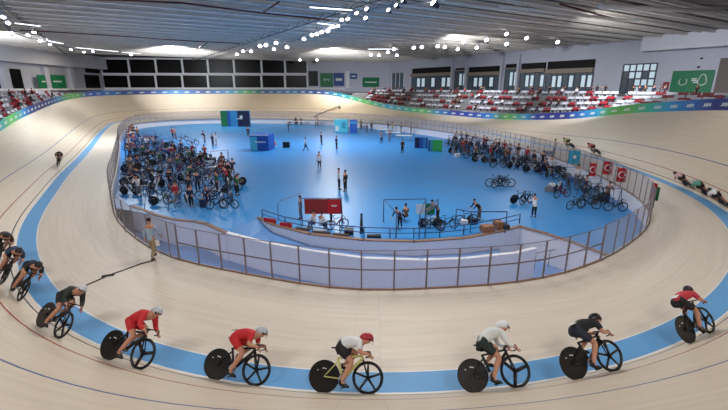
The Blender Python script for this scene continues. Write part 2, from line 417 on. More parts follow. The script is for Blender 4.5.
# the fence: glass panels between posts, each panel a part
def fence(name, k0, k1, step, h, gm, label, mid=True, postr=.028):
    e = link(name, None, None, (FL[k0 % NP].x, FL[k0 % NP].y, 0)); base = Vector((FL[k0 % NP].x, FL[k0 % NP].y, 0))
    idx = list(range(k0, k1, step)) + [k1]; P = [Vector((*FL[k % NP], 0)) - base for k in idx]
    for j, (p, q) in enumerate(zip(P, P[1:])):
        d = q - p; M = Matrix.Rotation(atan2(d.y, d.x), 3, 'Z')
        mb = MB([gm]); mb.box((p + q) / 2 + Vector((0, 0, h / 2 + .02)), (d.length - .06, .012, h - .06), None, M); mb.obj('fence_panel', e)
    for p in P:
        pw_ = .05 if mid else .035; mb = MB(['steel_post']); mb.box(p + Vector((0, 0, h / 2)), (pw_, pw_, h)); mb.obj('post', e)
    mb = MB(['steel_post']); mb.tube([p + Vector((0, 0, h)) for p in P], .014, n=5); mb.obj('top_rail', e)
    if mid:
        mb = MB(['steel_post']); mb.tube([p + Vector((0, 0, h * .52)) for p in P], .026, n=5); mb.obj('middle_rail', e)
    mb = MB(['brown_coping' if mid else 'steel_post']); mb.tube([p + Vector((0, 0, .03)) for p in P], .035, n=5); mb.obj('bottom_rail', e)
    tag(e, label, 'fence'); return e
kA = fi(at(182, 261, 0)); kB = fi(at(600, 260, 0)); kC = fi(Vector((18.3, 44, 0))); kD = fi(Vector((9.2, 69))); kE = fi(Vector((-42.8, 77)))
def up(a, b): return b if b > a else b + NP
seq = [('glass_fence', kA, up(kA, kB), 2, 1.42, 'fence_glass', 'tinted glass fence with brown posts along the near apron edge', True)]
b1 = up(kA, kB); seq.append(('mesh_fence', b1, up(b1, kC), 2, 1.5, 'fence_mesh', 'grey mesh fence behind the flags at the right bend', False))
b2 = up(b1, kC); seq.append(('mesh_fence', b2, up(b2, kD), 2, 1.5, 'fence_glass', 'see-through fence with thin posts on the far right side', False))
b3 = up(b2, kD); seq.append(('mesh_fence', b3, up(b3, kE), 3, 1.7, 'fence_mesh', 'pale mesh fence along the far end of the infield', False))
b4 = up(b3, kE); seq.append(('mesh_fence', b4, kA + NP if kA + NP > b4 else kA + 2 * NP, 3, 1.5, 'fence_mesh', 'grey mesh fence beside the crowded left pit area', False))
for s in seq: fence(*s)

# ------------------------------------------------------------------ rim boards, stands
BH = .9
BC = [(46,(35,60,150)),(52,(45,60,150)),(58,(40,50,130)),(62,(40,110,190)),(66,(50,150,210)),(70,(60,190,170)),(74,(110,190,90)),(78,(110,190,90)),(82,(50,160,200)),(86,(50,130,200)),(92,(35,50,130)),(100,(35,60,150)),(104,(60,160,205)),(110,(120,195,100)),(116,(40,120,200)),(122,(35,60,140)),(128,(45,60,140)),(134,(60,130,190)),(140,(110,190,110)),(146,(80,180,170)),(154,(60,160,200)),(162,(100,190,110)),(170,(40,140,150)),(180,(40,60,120)),(190,(70,130,180)),(198,(60,100,160)),(206,(90,170,110)),(212,(60,130,180)),(220,(50,70,120)),(228,(70,130,180)),(236,(40,50,110)),(244,(60,120,190)),(252,(60,100,190)),(258,(110,185,95)),(266,(100,180,110)),(274,(50,150,200)),(282,(40,70,140)),(292,(55,45,110)),(300,(40,60,130)),(306,(50,140,200)),(314,(105,185,90)),(322,(60,150,190)),(332,(40,80,160)),(345,(50,130,190))]
def bcol(i):
    for (a, x), (b_, y) in zip(BC, BC[1:]):
        if a <= i <= b_:
            t = (i - a) / (b_ - a); return tuple(x[c] + (y[c] - x[c]) * t for c in range(3))
    return BC[-1][1]
m = bpy.data.materials.new('board_print'); m.use_nodes = True; nt = m.node_tree; bs = nt.nodes['Principled BSDF']; bs.inputs['Roughness'].default_value = .5
ca = nt.nodes.new('ShaderNodeVertexColor'); ca.layer_name = 'print'; nt.links.new(ca.outputs[0], bs.inputs['Base Color']); MATS['board_print'] = m
def rim(i, out=0.0, dz=0.0):
    p = tp(i, 7.0); n = frac(NOR, i).normalized(); return Vector((p.x + n.x * out, p.y + n.y * out, p.z + dz))
seg = 3
nb = 0
for i0 in range(46, 345, seg * 3):
    i1 = min(345, i0 + seg * 3)
    me = bpy.data.meshes.new('rim_board'); V = []; F = []; cols = []
    base = rim(i0)
    ii = [i0 + t for t in range(0, i1 - i0 + 1)]
    prof = [(0, -.05), (0, BH), (.06, BH), (.06, -.05)]
    for i in ii:
        for q in prof: V.append(tuple(rim(i, *q) - base)); cols.append(srgb(bcol(i)))
    for a_ in range(len(ii) - 1):
        for b_ in range(4): c_ = (b_ + 1) % 4; F.append((a_ * 4 + b_, a_ * 4 + c_, a_ * 4 + 4 + c_, a_ * 4 + 4 + b_))
    F.append((0, 1, 2, 3)); l_ = (len(ii) - 1) * 4; F.append((l_, l_ + 3, l_ + 2, l_ + 1))
    me.from_pydata(V, [], F); me.materials.append(MATS['board_print'])
    at_ = me.color_attributes.new('print', 'FLOAT_COLOR', 'POINT')
    for v_, c_ in zip(at_.data, cols): v_.color = c_
    o = link('rim_board', me, None, base)
    c0 = bcol((i0 + i1) / 2); cn = 'green' if c0[1] > c0[2] and c0[1] > 140 else ('navy' if max(c0) < 150 else 'bright blue' if c0[0] < 70 else 'pale blue')
    where = ('on the far right rim' if i0 < 100 else 'in front of the right hand stand' if i0 < 165 else 'along the far end rim' if i0 < 250 else 'in front of the left hand stand')
    tag(o, f'{cn} printed advertising board {where}', 'advertising board', 'advertising boards along the track rim')
    # white wordmarks: small raised strokes on the board
    for t in range(1, i1 - i0, 3):
        mk = MB(['sign_white'])
        for s_ in range(5):
            q = i0 + t + .25 * s_; hgt = (.26, .18, .3, .18, .24)[s_]
            p = rim(q, -.012, BH * .5) - base; n = frac(NOR, q).normalized(); M = Matrix.Rotation(atan2(n.y, n.x) + pi / 2, 3, 'Z')
            mk.box(p, (.11, .012, hgt), None, M)
        mk.box(rim(i0 + t + .75, -.012, BH * .36) - base, (.8, .012, .035), None, Matrix.Rotation(atan2(frac(NOR, i0 + t + .75).y, frac(NOR, i0 + t + .75).x) + pi / 2, 3, 'Z'))
        mk.obj('wordmark', o)

# terraces (right: 46..168, left: 256..345) and concourse
def terrace(name, i0, i1, rows, top, label):
    mb = MB(['step_grey', 'concrete'])
    for i in range(i0, i1):
        for k in range(rows):
            def z(i): r0 = rim(i).z + .2; return r0 + (top - r0) * k / (rows - 1)
            o0 = .25 + .95 * k; o1 = o0 + .95
            a0, a1, b1_, b0 = rim(i, o0), rim(i + 1, o0), rim(i + 1, o1), rim(i, o1)
            za, zb = z(i), z(i + 1); pz = 0 if k == 0 else k - 1
            ra = rim(i).z + .2; rb = rim(i + 1).z + .2
            zpa = ra + (top - ra) * (k - 1) / (rows - 1) if k else ra - .6; zpb = rb + (top - rb) * (k - 1) / (rows - 1) if k else rb - .6
            mb.face([(a0.x, a0.y, za), (a1.x, a1.y, zb), (b1_.x, b1_.y, zb), (b0.x, b0.y, za)], 'step_grey')
            mb.face([(a0.x, a0.y, zpa), (a1.x, a1.y, zpb), (a1.x, a1.y, zb), (a0.x, a0.y, za)], 'concrete')
    o = mb.obj(name); struct(o, label, 'stand'); return o
TOPZ = 5.4
terrace('floor_stand_right', 44, 170, 5, TOPZ, 'grey stepped terrace of the right hand stand')
terrace('floor_stand_left', 254, 347, 5, TOPZ, 'grey stepped terrace of the left hand stand')
mb = MB(['concrete'])
for i in range(44, 347):
    o0 = 5.0 if (i < 170 or i >= 254) else .1
    j0 = 5.0 if (i + 1 <= 170 or i + 1 > 254) else .1
    a0, a1, b1_, b0 = rim(i, o0), rim(i + 1, j0), rim(i + 1, 34), rim(i, 34)
    mb.face([(p.x, p.y, TOPZ - .03) for p in (a0, a1, b1_, b0)])
o = mb.obj('floor_concourse'); struct(o, 'grey concourse behind the stands', 'floor')

def seat_mesh(m):
    mb = MB([m]); L = 1.25
    mb.box((0, 0, .40), (L, .40, .05)); mb.box((0, .20, .55), (L, .05, .26), None, Matrix.Rotation(-.15, 3, 'X'))
    for s in (-.45, .45): mb.box((s, .05, .19), (.06, .26, .38))
    bmesh.ops.bevel(mb.bm, geom=mb.bm.edges[:], offset=.012, segments=1); return mb.mesh('stadium_bench')
SW, SR = seat_mesh('seat_white'), seat_mesh('seat_red')
def seat_spots(i0, i1, rows, side):
    out = []
    for k in range(rows):
        i = i0 + .8 + (k % 2) * .6; c = k * 2
        while i < i1 - 1:
            p = rim(i, .25 + .95 * k + .5); r0 = rim(i).z + .2; z = r0 + (TOPZ - r0) * k / 4
            nn = frac(NOR, i).normalized(); red = (c % 4 == 3) or rnd.random() < .13
            step = 1.5 / ((rim(i + 1, k * .95) - rim(i, k * .95)).length)
            if not (int(i) % 21) < 2:
                part = ('near end' if i < 80 else 'centre' if i < 125 else 'far end') if side == 'right' else ('near end' if i > 310 else 'far end')
                out.append((Vector((p.x, p.y, z)), atan2(nn.y, nn.x) - pi / 2, red, ('front', 'second', 'middle', 'fourth', 'top')[k], part, side))
            i += step; c += 1
    return out
SPOTS = seat_spots(46, 166, 5, 'right') + seat_spots(258, 345, 5, 'left')
SPOTS.sort(key=lambda t: (abs(FPX * t[0].x / t[0].y) > 366, t[0].length))
for p, a_, red, rn, part, side in SPOTS[:300]:
    o = link('stadium_bench', SR if red else SW, None, p); o.rotation_euler = (0, 0, a_); cn = 'red' if red else 'white'
    tag(o, f'{cn} plastic bench seat in the {rn} row, {part} of the {side} hand stand', 'seat', f'{cn} bench seats in the {rn} row at the {part} of the {side} hand stand')
bm = bmesh.new()
for p, a_, red, rn, part, side in SPOTS[300:]:
    if abs(FPX * p.x / p.y) > 380: continue
    n0 = len(bm.verts); f0 = len(bm.faces); bm.from_mesh(SR if red else SW); bm.verts.ensure_lookup_table(); bm.faces.ensure_lookup_table()
    bmesh.ops.transform(bm, matrix=Matrix.Translation(p) @ Matrix.Rotation(a_, 4, 'Z'), verts=bm.verts[n0:])
    for f in bm.faces[f0:]: f.material_index = 1 if red else 0
me = bpy.data.meshes.new('distant_bench_seating'); bm.to_mesh(me); bm.free(); me.materials.append(MATS['seat_white']); me.materials.append(MATS['seat_red'])
tag(link('distant_bench_seating', me), 'mixed red and white bench seating furthest away in the stands', 'seating', None, 'stuff')

# ------------------------------------------------------------------ hall walls
CZ = 15.0
def corner(x, y): p = at(x, y, CZ + 1e-9); return Vector((p.x, p.y))
def ray(x, y):
    X = (x - 364) / FPX; Y = -(y - 205) / FPX
    return Vector((X, cos(PITCH) + Y * sin(PITCH), -sin(PITCH) + Y * cos(PITCH)))
P_L = corner(0, 43); P_B = corner(100, 57); P_C = corner(389, 61); P_R = corner(651, 37)
P_L0 = P_L + (P_L - P_B).normalized() * 70
P_R0 = P_R + (P_R - P_C).normalized() * 60
ROOM = [P_L0, P_L, P_B, P_C, P_R, P_R0, Vector((P_R0.x, -35)), Vector((P_L0.x, -35))]
class Wall:
    def __init__(s, a, b): s.a = a; s.d = (b - a).normalized(); s.L = (b - a).length; s.n = Vector((s.d.y, -s.d.x)); s.M = Matrix.Rotation(atan2(s.d.y, s.d.x), 3, 'Z')
    def hit(s, x, y):
        r = ray(x, y); r2 = Vector((r.x, r.y)); det = r2.x * (-s.d.y) + s.d.x * r2.y
        t = (s.a.x * (-s.d.y) + s.d.x * s.a.y) / det
        q = r2 * t; return (q - s.a).dot(s.d), EYE + r.z * t
    def rect(s, x0, y0, x1, y1):
        xm, ym = (x0 + x1) / 2, (y0 + y1) / 2
        a0 = s.hit(x0, ym)[0]; a1 = s.hit(x1, ym)[0]; z0 = s.hit(xm, y1)[1]; z1 = s.hit(xm, y0)[1]
        return a0, a1, z0, z1
    def box(s, mb, a0, a1, z0, z1, off, th, k=None):
        c = s.a + s.d * ((a0 + a1) / 2) + s.n * (off + th / 2)
        mb.box((c.x, c.y, (z0 + z1) / 2), (a1 - a0, th, z1 - z0), k, s.M)
WB = Wall(P_B, P_C); WRt = Wall(P_C, P_R0); WLf = Wall(P_L0, P_B)
def plain(name, w, m, L=None):
    mb = MB([m]); w.box(mb, 0, L or w.L, -2.5, CZ, -.3, .3); return struct(mb.obj(name))
plain('wall_back', WB, 'wall_white'); plain('wall_right', WRt, 'wall_white'); plain('wall_left', WLf, 'wall_grey')
for nme, a_, b_ in (('wall_right_near', P_R0, ROOM[6]), ('wall_near', ROOM[6], ROOM[7]), ('wall_left_near', ROOM[7], P_L0)):
    plain(nme, Wall(a_, b_), 'wall_white')
dk = MATS['deck_grey'].node_tree; pb = dk.nodes['Principled BSDF']; old = pb.inputs['Base Color'].links[0].from_socket
tcn = dk.nodes.new('ShaderNodeTexCoord'); mpn = dk.nodes.new('ShaderNodeMapping'); mpn.inputs['Rotation'].default_value = (0, 0, -R(31)); mpn.inputs['Scale'].default_value = (.06, .45, 1)
dk.links.new(tcn.outputs['Object'], mpn.inputs[0]); nzn = dk.nodes.new('ShaderNodeTexNoise'); nzn.inputs['Scale'].default_value = 1.6; nzn.inputs['Detail'].default_value = 5
dk.links.new(mpn.outputs[0], nzn.inputs['Vector']); rmp = dk.nodes.new('ShaderNodeMapRange'); rmp.inputs[1].default_value = .42; rmp.inputs[2].default_value = .6; dk.links.new(nzn.outputs['Fac'], rmp.inputs[0])
mxn = dk.nodes.new('ShaderNodeMix'); mxn.data_type = 'RGBA'; dk.links.new(rmp.outputs[0], mxn.inputs[0]); dk.links.new(old, mxn.inputs[6]); mxn.inputs[7].default_value = srgb((84, 70, 58)); dk.links.new(mxn.outputs[2], pb.inputs['Base Color'])
o = poly_obj('ceiling', ROOM, CZ, 'deck_grey'); struct(o)

# back wall: black windows in white frames (9 bays x 2 rows)
cols = [101, 129, 156, 182.5, 208, 234, 261.5, 285, 307.5]
n = 1
for j in range(8):
    for (y0, y1) in ((59.5, 73), (75.5, 87.5)):
        mb = MB(['black_glass']); a0, a1, z0, z1 = WB.rect(cols[j] + 1, y0, cols[j + 1] - 1, y1); c = WB.a + WB.d * ((a0 + a1) / 2)
        WB.box(mb, a0, a1, z0, z1, .02, .05); o = mb.obj(f'window_{n}'); struct(o); n += 1
        f = MB(['frame_white']); t = .3
        for q in ((a0 - t, a1 + t, z1, z1 + t), (a0 - t, a1 + t, z0 - t, z0), (a0 - t, a0, z0, z1), (a1, a1 + t, z0, z1)): WB.box(f, *q, .02, .25)
        f.obj('window_frame', o)
a0, a1, z0, z1 = WB.rect(100, 87.6, 345, 89.6); mb = MB(['frame_white']); WB.box(mb, a0, a1, z0, z1, .0, .6); struct(mb.obj('trim_1'))
a0, a1, z0, z1 = WB.rect(308.5, 71, 318, 86); mb = MB(['black_glass']); WB.box(mb, a0, a1, z0, z1, .02, .06); o = struct(mb.obj(f'window_{n}')); n += 1
# signs on the far right of the back wall
def sign(w, x0, y0, x1, y1, m, label, marks=(), off=.05, th=.12):
    a0, a1, z0, z1 = w.rect(x0, y0, x1, y1); mb = MB([m]); c = w.a + w.d * ((a0 + a1) / 2) + w.n * off; base = Vector((c.x, c.y, (z0 + z1) / 2))
    w.box(mb, a0, a1, z0, z1, off, th); bmesh.ops.translate(mb.bm, verts=mb.bm.verts, vec=-base); o = mb.obj('wall_banner', None, base); tag(o, label, 'banner')
    if marks:
        mk = MB(['sign_white'])
        for (u, v, uw, vh) in marks:
            w.box(mk, a0 + (a1 - a0) * (u - uw / 2), a0 + (a1 - a0) * (u + uw / 2), z0 + (z1 - z0) * (v - vh / 2), z0 + (z1 - z0) * (v + vh / 2), off + th, .02)
        bmesh.ops.translate(mk.bm, verts=mk.bm.verts, vec=-base); mk.obj('lettering', o)
    return o, (a0, a1, z0, z1), base
MK = [(.3, .55, .04, .12), (.36, .5, .05, .16), (.42, .52, .04, .1), (.55, .55, .06, .1), (.62, .5, .04, .14), (.7, .52, .05, .1)]
sign(WB, 320, 73, 333, 87, 'green_sign', 'green banner with pale marks at the right of the dark windows', MK)
sign(WB, 333.5, 73, 344, 86, 'blue_sign', 'blue banner beside the green one on the back wall', ((.5, .5, .6, .2),))
mb = MB(['frame_white']); a0, a1, z0, z1 = WB.rect(345.5, 71, 349, 88); WB.box(mb, a0, a1, z0, z1, 0, .5); struct(mb.obj('trim_2'))
sign(WB, 350, 73.5, 357, 79, 'blue_sign', 'small blue sign right of the white pillar on the back wall', ((.5, .5, .6, .25),))
sign(WB, 362.5, 77.5, 379, 87, 'green_sign', 'green banner with faint white line near the hall corner', ((.5, .5, .7, .12),))
# left wall
mb = MB(['bulkhead_grey']); a0 = WLf.hit(-40, 55)[0]; a1 = WLf.L - .3; z0 = WLf.hit(70, 67)[1]
WLf.box(mb, a0, a1, z0, CZ - .1, 0, 1.6); o = struct(mb.obj('wall_left_bulkhead'), 'pale bulkhead along the top of the left wall', 'wall')
for (x0, x1, y0, y1) in ((11, 22, 69, 88.5), (-6, 3, 79, 88.5), (85, 99.5, 68, 73), (85, 99.5, 75, 88)):
    a0, a1, z0, z1 = WLf.rect(x0, y0, x1, y1); mb = MB(['black_glass']); WLf.box(mb, a0, a1, z0, z1, .02, .06); struct(mb.obj(f'window_{n}')); n += 1
for (x0, x1) in ((41.5, 46), (68, 71.5), (-1.5, 1)):
    a0, a1, z0, z1 = WLf.rect(x0, 67, x1, 89); mb = MB(['wall_white']); WLf.box(mb, a0, a1, z0, z1, 0, .9); struct(mb.obj('trim_3'))
sign(WLf, 33, 75, 41, 88, 'green_sign', 'green banner left of the pale pillar on the left wall', ((.7, .5, .5, .1),), off=.95)
sign(WLf, 47, 75, 61, 88, 'green_sign', 'green banner right of the pale pillar on the left wall', ((.4, .5, .6, .1),), off=.95)
a0, a1, z0, z1 = WLf.rect(-40, 88.6, 99, 90.5); mb = MB(['frame_white']); WLf.box(mb, a0, a1, z0, z1, 0, 1.0); struct(mb.obj('trim_4'))
# right wall
def bay(x0, x1, yt, ya, yb, yc, mull):
    """dark clerestory, beige fascia, window row"""
    global n
    a0, a1, z0, z1 = WRt.rect(x0, yt, x1, yc); za = WRt.hit((x0 + x1) / 2, ya)[1]; zb = WRt.hit((x0 + x1) / 2, yb)[1]
    mb = MB(['dark_void']); WRt.box(mb, a0, a1, za, z1, .01, .05); o = struct(mb.obj(f'window_{n}')); n += 1
    mb = MB(['fascia_beige']); WRt.box(mb, a0, a1, zb, za, .02, .7); struct(mb.obj('trim_5'))
    mb = MB(['pane_grey']); WRt.box(mb, a0, a1, z0, zb, .01, .05); o = struct(mb.obj(f'window_{n}')); n += 1
    f = MB(['lamp_body'])
    for j in range(mull + 1):
        s_ = a0 + (a1 - a0) * j / mull; WRt.box(f, s_ - .08, s_ + .08, z0, zb, .05, .1)
    f.obj('window_frame', o)
    g = MB(['pane_lit'])
    for j in range(mull):
        if j % 3 == 1 or (j % 4 == 2):
            s_ = a0 + (a1 - a0) * (j + .5) / mull; WRt.box(g, s_ - (a1 - a0) / mull * .3, s_ + (a1 - a0) / mull * .3, z0 + (zb - z0) * .25, z0 + (zb - z0) * .85, .06, .03)
    g.obj('pane', o)
bay(412, 452, 67.5, 73, 76, 90, 8); bay(455, 466.5, 68, 70, 71, 90, 3); bay(468.5, 500, 66.5, 72, 75.5, 90, 6)
bay(505, 518, 64, 68, 69, 91, 3); bay(520.5, 545, 63, 69, 72.5, 91, 5); bay(546.5, 593.5, 60.5, 68.5, 73, 91.5, 8)
for x in (453.5, 467.5, 502.5, 519):
    a0, a1, z0, z1 = WRt.rect(x - 1, 60, x + 1, 90); mb = MB(['wall_white']); WRt.box(mb, a0, a1, z0, z1 + 1, 0, .8); struct(mb.obj('trim_6'))
a0, a1, z0, z1 = WRt.rect(392, 73, 404, 89); mb = MB(['pane_grey']); WRt.box(mb, a0, a1, z0, z1, .01, .05); o = struct(mb.obj(f'window_{n}')); n += 1
f = MB(['frame_white'])
for j in range(4): s_ = a0 + (a1 - a0) * j / 3; WRt.box(f, s_ - .1, s_ + .1, z0, z1, .05, .12)
f.obj('window_frame', o)
a0, a1, z0, z1 = WRt.rect(622, 64, 655, 93.5); mb = MB(['pane_grey']); WRt.box(mb, a0, a1, z0, z1, .01, .05); o = struct(mb.obj('door_1')); 
f = MB(['lamp_body']); g = MB(['pane_lit'])
for j in range(6):
    s_ = a0 + (a1 - a0) * j / 5; WRt.box(f, s_ - .09, s_ + .09, z0, z1, .05, .14)
for j in range(5):
    zz_ = z0 + (z1 - z0) * j / 4; WRt.box(f, a0, a1, zz_ - .07, zz_ + .07, .05, .13)
for (j, r_) in ((0, 3), (1, 2), (1, 3), (2, 2), (2, 3), (3, 1), (3, 3), (4, 3), (4, 2), (4, 1), (2, 1), (2, 0), (4, 0)):
    u = a0 + (a1 - a0) * (j + .5) / 5; v = z0 + (z1 - z0) * (r_ + .5) / 4; WRt.box(g, u - (a1 - a0) * .075, u + (a1 - a0) * .075, v - (z1 - z0) * .1, v + (z1 - z0) * .1, .06, .04)
f.obj('door_frame', o); g.obj('pane', o)
sign(WRt, 663, 82, 669, 90, 'red_plate', 'small red square sign left of the big green banner', ((.5, .5, .35, .35),))
o, (a0, a1, z0, z1), base = sign(WRt, 671.5, 70.5, 713, 92.5, 'green_sign', 'large green banner with white emblem and drop mark on the right wall', ((.56, .62, .12, .06), (.58, .54, .16, .05), (.6, .46, .1, .05)))
mk = MB(['sign_white'])   # open circle emblem and drop outline
def arc(cu, cv, r, t0, t1, th, nseg=14, drop=False):
    for j in range(nseg):
        pts_ = []
        for t in (t0 + (t1 - t0) * j / nseg, t0 + (t1 - t0) * (j + 1) / nseg):
            rr_ = r * (1.0 if not drop else (1 + .9 * max(0, sin(t)) ** 6)); u = cu + rr_ * cos(t); v = cv + rr_ * sin(t)
            q = WRt.a + WRt.d * u + WRt.n * .2; pts_.append(Vector((q.x, q.y, v)) - base)
        mk.tube(pts_, th, n=5)
H_ = z1 - z0; wd = a1 - a0
arc(a0 + wd * .3, z0 + H_ * .5, H_ * .16, pi * .75, pi * 2.25, .07); arc(a0 + wd * .76, z0 + H_ * .5, H_ * .17, 0, 2 * pi, .1, 20, True)
mk.obj('emblem', o)
a0, a1, z0, z1 = WRt.rect(717, 58, 732, 93.5); mb = MB(['brown_panel']); WRt.box(mb, a0, a1, z0, z1, .01, .1); struct(mb.obj('door_2'))
a0, a1, z0, z1 = WRt.rect(651, 34, 760, 50); mb = MB(['bulkhead_grey']); zb_ = WRt.hit(652, 52)[1]; WRt.box(mb, a0, a1 + 20, zb_, CZ - .1, 0, 3.2); struct(mb.obj('wall_right_bulkhead'), 'pale projecting bulkhead high on the right wall', 'wall')
for (x, y) in ((702, 58.5), (699, 67)):
    a0, z0 = WRt.hit(x, y); q = WRt.a + WRt.d * a0 + WRt.n * .0
    mb = MB(['black_plastic']); mb.box((0, 0, 0), (.25, .25, .25), None, WRt.M); mb.tube([(0, 0, 0), tuple(-Vector((WRt.n.x, WRt.n.y, 0)) * .0 + Vector((WRt.n.x, WRt.n.y, 0)) * .45)], .1, n=8)
    c = q + WRt.n * .15; o = mb.obj('security_camera', None, (c.x, c.y, z0)); tag(o, 'small black camera on the right wall above the green banner' if y < 60 else 'small black fitting just above the green banner edge', 'camera')

# ------------------------------------------------------------------ roof structure
AX = Vector((cos(R(31)), sin(R(31))))          # beams run across the hall
LN = Vector((-AX.y, AX.x))
def clip(p0, d):
    """piece of the line p0 + t d inside the room polygon"""
    ts = []
    for a_, b_ in zip(ROOM, ROOM[1:] + ROOM[:1]):
        e = b_ - a_; den = d.x * e.y - d.y * e.x
        if abs(den) < 1e-9: continue
        w = a_ - p0; t = (w.x * e.y - w.y * e.x) / den; s_ = (w.x * d.y - w.y * d.x) / den
        if 0 <= s_ <= 1: ts.append(t)
    ts.sort(); return (ts[0] + .3, ts[-1] - .3) if len(ts) >= 2 else None
s = 22.0; j = 0
while s < 125:
    base = LN * s; c_ = clip(base, AX)
    if c_ and c_[1] - c_[0] > 4:
        deep = (j % 2 == 0)
        mb = MB(['beam_grey']); p, q = base + AX * c_[0], base + AX * c_[1]
        h = .4 if deep else .2; zt = CZ - .12
        mb.bar((p.x, p.y, zt - .06), (q.x, q.y, zt - .06), .32, .1)
        if deep:
            mb.bar((p.x, p.y, zt - h), (q.x, q.y, zt - h), .28, .1)
            mb.bar((p.x, p.y, zt - h / 2), (q.x, q.y, zt - h / 2), .04, h)
        else: mb.bar((p.x, p.y, zt - .14), (q.x, q.y, zt - .14), .14, .2)
        struct(mb.obj('ceiling_beam'))
    s += 1.75; j += 1
# cross members down the length of the roof
for u in (-38, -8, 22):
    c_ = clip(AX * u, LN)
    if not c_: continue
    p, q = AX * u + LN * max(c_[0], 16), AX * u + LN * c_[1]
    if (q - p).length < 5: continue
    mb = MB(['truss_grey']); mb.bar((p.x, p.y, CZ - .85), (q.x, q.y, CZ - .85), .1, .1); mb.bar((p.x, p.y, CZ - .12), (q.x, q.y, CZ - .12), .1, .1)
    L_ = (q - p).length; d_ = (q - p).normalized(); nn_ = int(L_ / 1.8)
    for t in range(nn_):
        A = p + d_ * (t * L_ / nn_); B = p + d_ * ((t + 1) * L_ / nn_); z0, z1 = (CZ - .85, CZ - .12) if t % 2 else (CZ - .12, CZ - .85)
        mb.bar((A.x, A.y, z0), (B.x, B.y, z1), .06, .06)
    struct(mb.obj('ceiling_truss'))
# red sprinkler pipes
def pipe(pts, r=.06, label='dark red sprinkler pipe under the roof'):
    P = [at(x, y, CZ - 1.15) for x, y in pts]; mb = MB(['red_pipe']); mb.tube([p - P[0] for p in P], r, n=8); o = mb.obj('sprinkler_pipe', None, P[0]); tag(o, label, 'pipe', None); return o
pipe([(-20, -2), (120, 0), (182, 3), (262, 13), (330, 20)], .085, 'dark red pipe crossing the roof highest in the picture')
pipe([(262, 13), (279, 2)], .075, 'short dark red branch pipe running towards the camera')
pipe([(20, 30), (80, 33.5), (120, 36), (160, 39), (190, 41), (240, 43.5)], .075, 'long dark red pipe above the dark windows')
pipe([(196, 50), (207, 43)], .07, 'short dark red branch pipe above the dark windows')
pipe([(560, 4), (600, 15), (640, 24)], .085, 'dark red pipe among the beams at the right')
# ducts and cable trays on the right part of the roof
for (x0, y0, x1, y1, w_) in ((500, 6, 640, 22, .3), (600, 6, 720, 12, .4)):
    p, q = at(x0, y0, CZ - 1.6), at(x1, y1, CZ - 1.6); mb = MB(['beam_grey']); mb.tube([Vector((0, 0, 0)), q - p], w_ * .5, n=12); o = mb.obj('air_duct', None, p)
    tag(o, {500: 'round brownish air duct high in the roof, right of centre', 470: 'thin round air duct below the roof beams', 600: 'thick round air duct at the top right of the roof'}[x0], 'duct')
for (x0, y0, x1, y1) in ((76, 47.5, 118, 51.5), (15, 23, 40, 26), (49, 41, 63, 43.5), (122, 52.2, 140, 53.5), (310, 7, 352, 10), (318, 23, 334, 25), (368, 49, 398, 49)):
    p, q = at(x0, y0, CZ - .9), at(x1, y1, CZ - .9); mb = MB(['lamp_body', 'strip_glow']); d = q - p
    mb.bar((0, 0, .06), d + Vector((0, 0, .06)), .26, .08, 'lamp_body'); o = mb.obj('strip_light', None, p)
    g = MB(['strip_glow']); g.bar((0, 0, -.02), d + Vector((0, 0, -.02)), .2, .08); g.obj('diffuser', o)
    for t_ in (.12, .88): q_ = MB(['truss_alu']); q_.tube([d * t_ + Vector((0, 0, .08)), d * t_ + Vector((0, 0, .9))], .02, n=5); q_.obj('hanger', o)
    tag(o, f'long white strip light under the roof, {"above the left wall" if x0 < 70 else "above the first dark windows" if x0 < 117 else "above the middle dark windows" if x0 < 200 else "beside the floodlight row" if x0 < 360 else "above the hall corner"}' + (', nearer one' if x0 in (15, 310) else ''), 'light')

# floodlights hung from trusses
def flood_proto():
    T = Matrix.Rotation(-.55, 3, 'X')
    def tilt(mb): bmesh.ops.transform(mb.bm, matrix=T.to_4x4(), verts=mb.bm.verts); return mb
    mb = MB(['lamp_body']); mb.tube([(0, -.14, 0), (0, .02, 0), (0, .16, 0), (0, .2, 0)], [.22, .2, .13, .12], n=14)
    for k in range(5): mb.box((-.1 + k * .05, .22, 0), (.012, .12, .2))
    o = tilt(mb).obj('floodlight')
    g = MB(['lamp_glow']); g.tube([(0, -.17, 0), (0, -.141, 0)], [.19, .205], n=14); tilt(g).obj('lens', o)
    b_ = MB(['truss_alu']); b_.tube([(-.25, 0, 0), (-.25, 0, .32), (.25, 0, .32), (.25, 0, 0)], .022, n=6); b_.obj('bracket', o)
    h_ = MB(['truss_alu']); h_.tube([(0, 0, 0), (0, 0, 1)], .025, n=6); h_.obj('hanger', o)
    return o
FP = flood_proto()
rows_ = {'left roof truss': [(3, 18), (8, 24), (12, 34), (28, 36), (34, 33), (40, 42), (50, 45), (71, 50), (84, 52.5), (93, 52)],
         'central roof truss': [(237, 55), (243, 52), (251, 52), (260, 47), (266, 46), (274, 50), (276, 44), (287, 48), (304, 40), (312, 36), (317, 35), (322, 33), (328, 32), (338, 27), (342, 21), (348, 20), (357, 14), (366, 19), (367, 10), (389, 11), (397, 6), (404, 1), (435, 4)],
         'far right roof edge': [(371, 55.5), (379, 56), (388, 53), (394, 50), (397, 56), (414, 48.5), (422, 48), (438, 47), (445, 48), (458, 50), (464, 43), (477, 48.5), (487, 41), (507, 35), (507, 45), (527, 39), (558, 43)],
         'back wall roof edge': [(131, 55), (300, 60.5), (317, 60.5)]}
first = True
FLOODS = {}
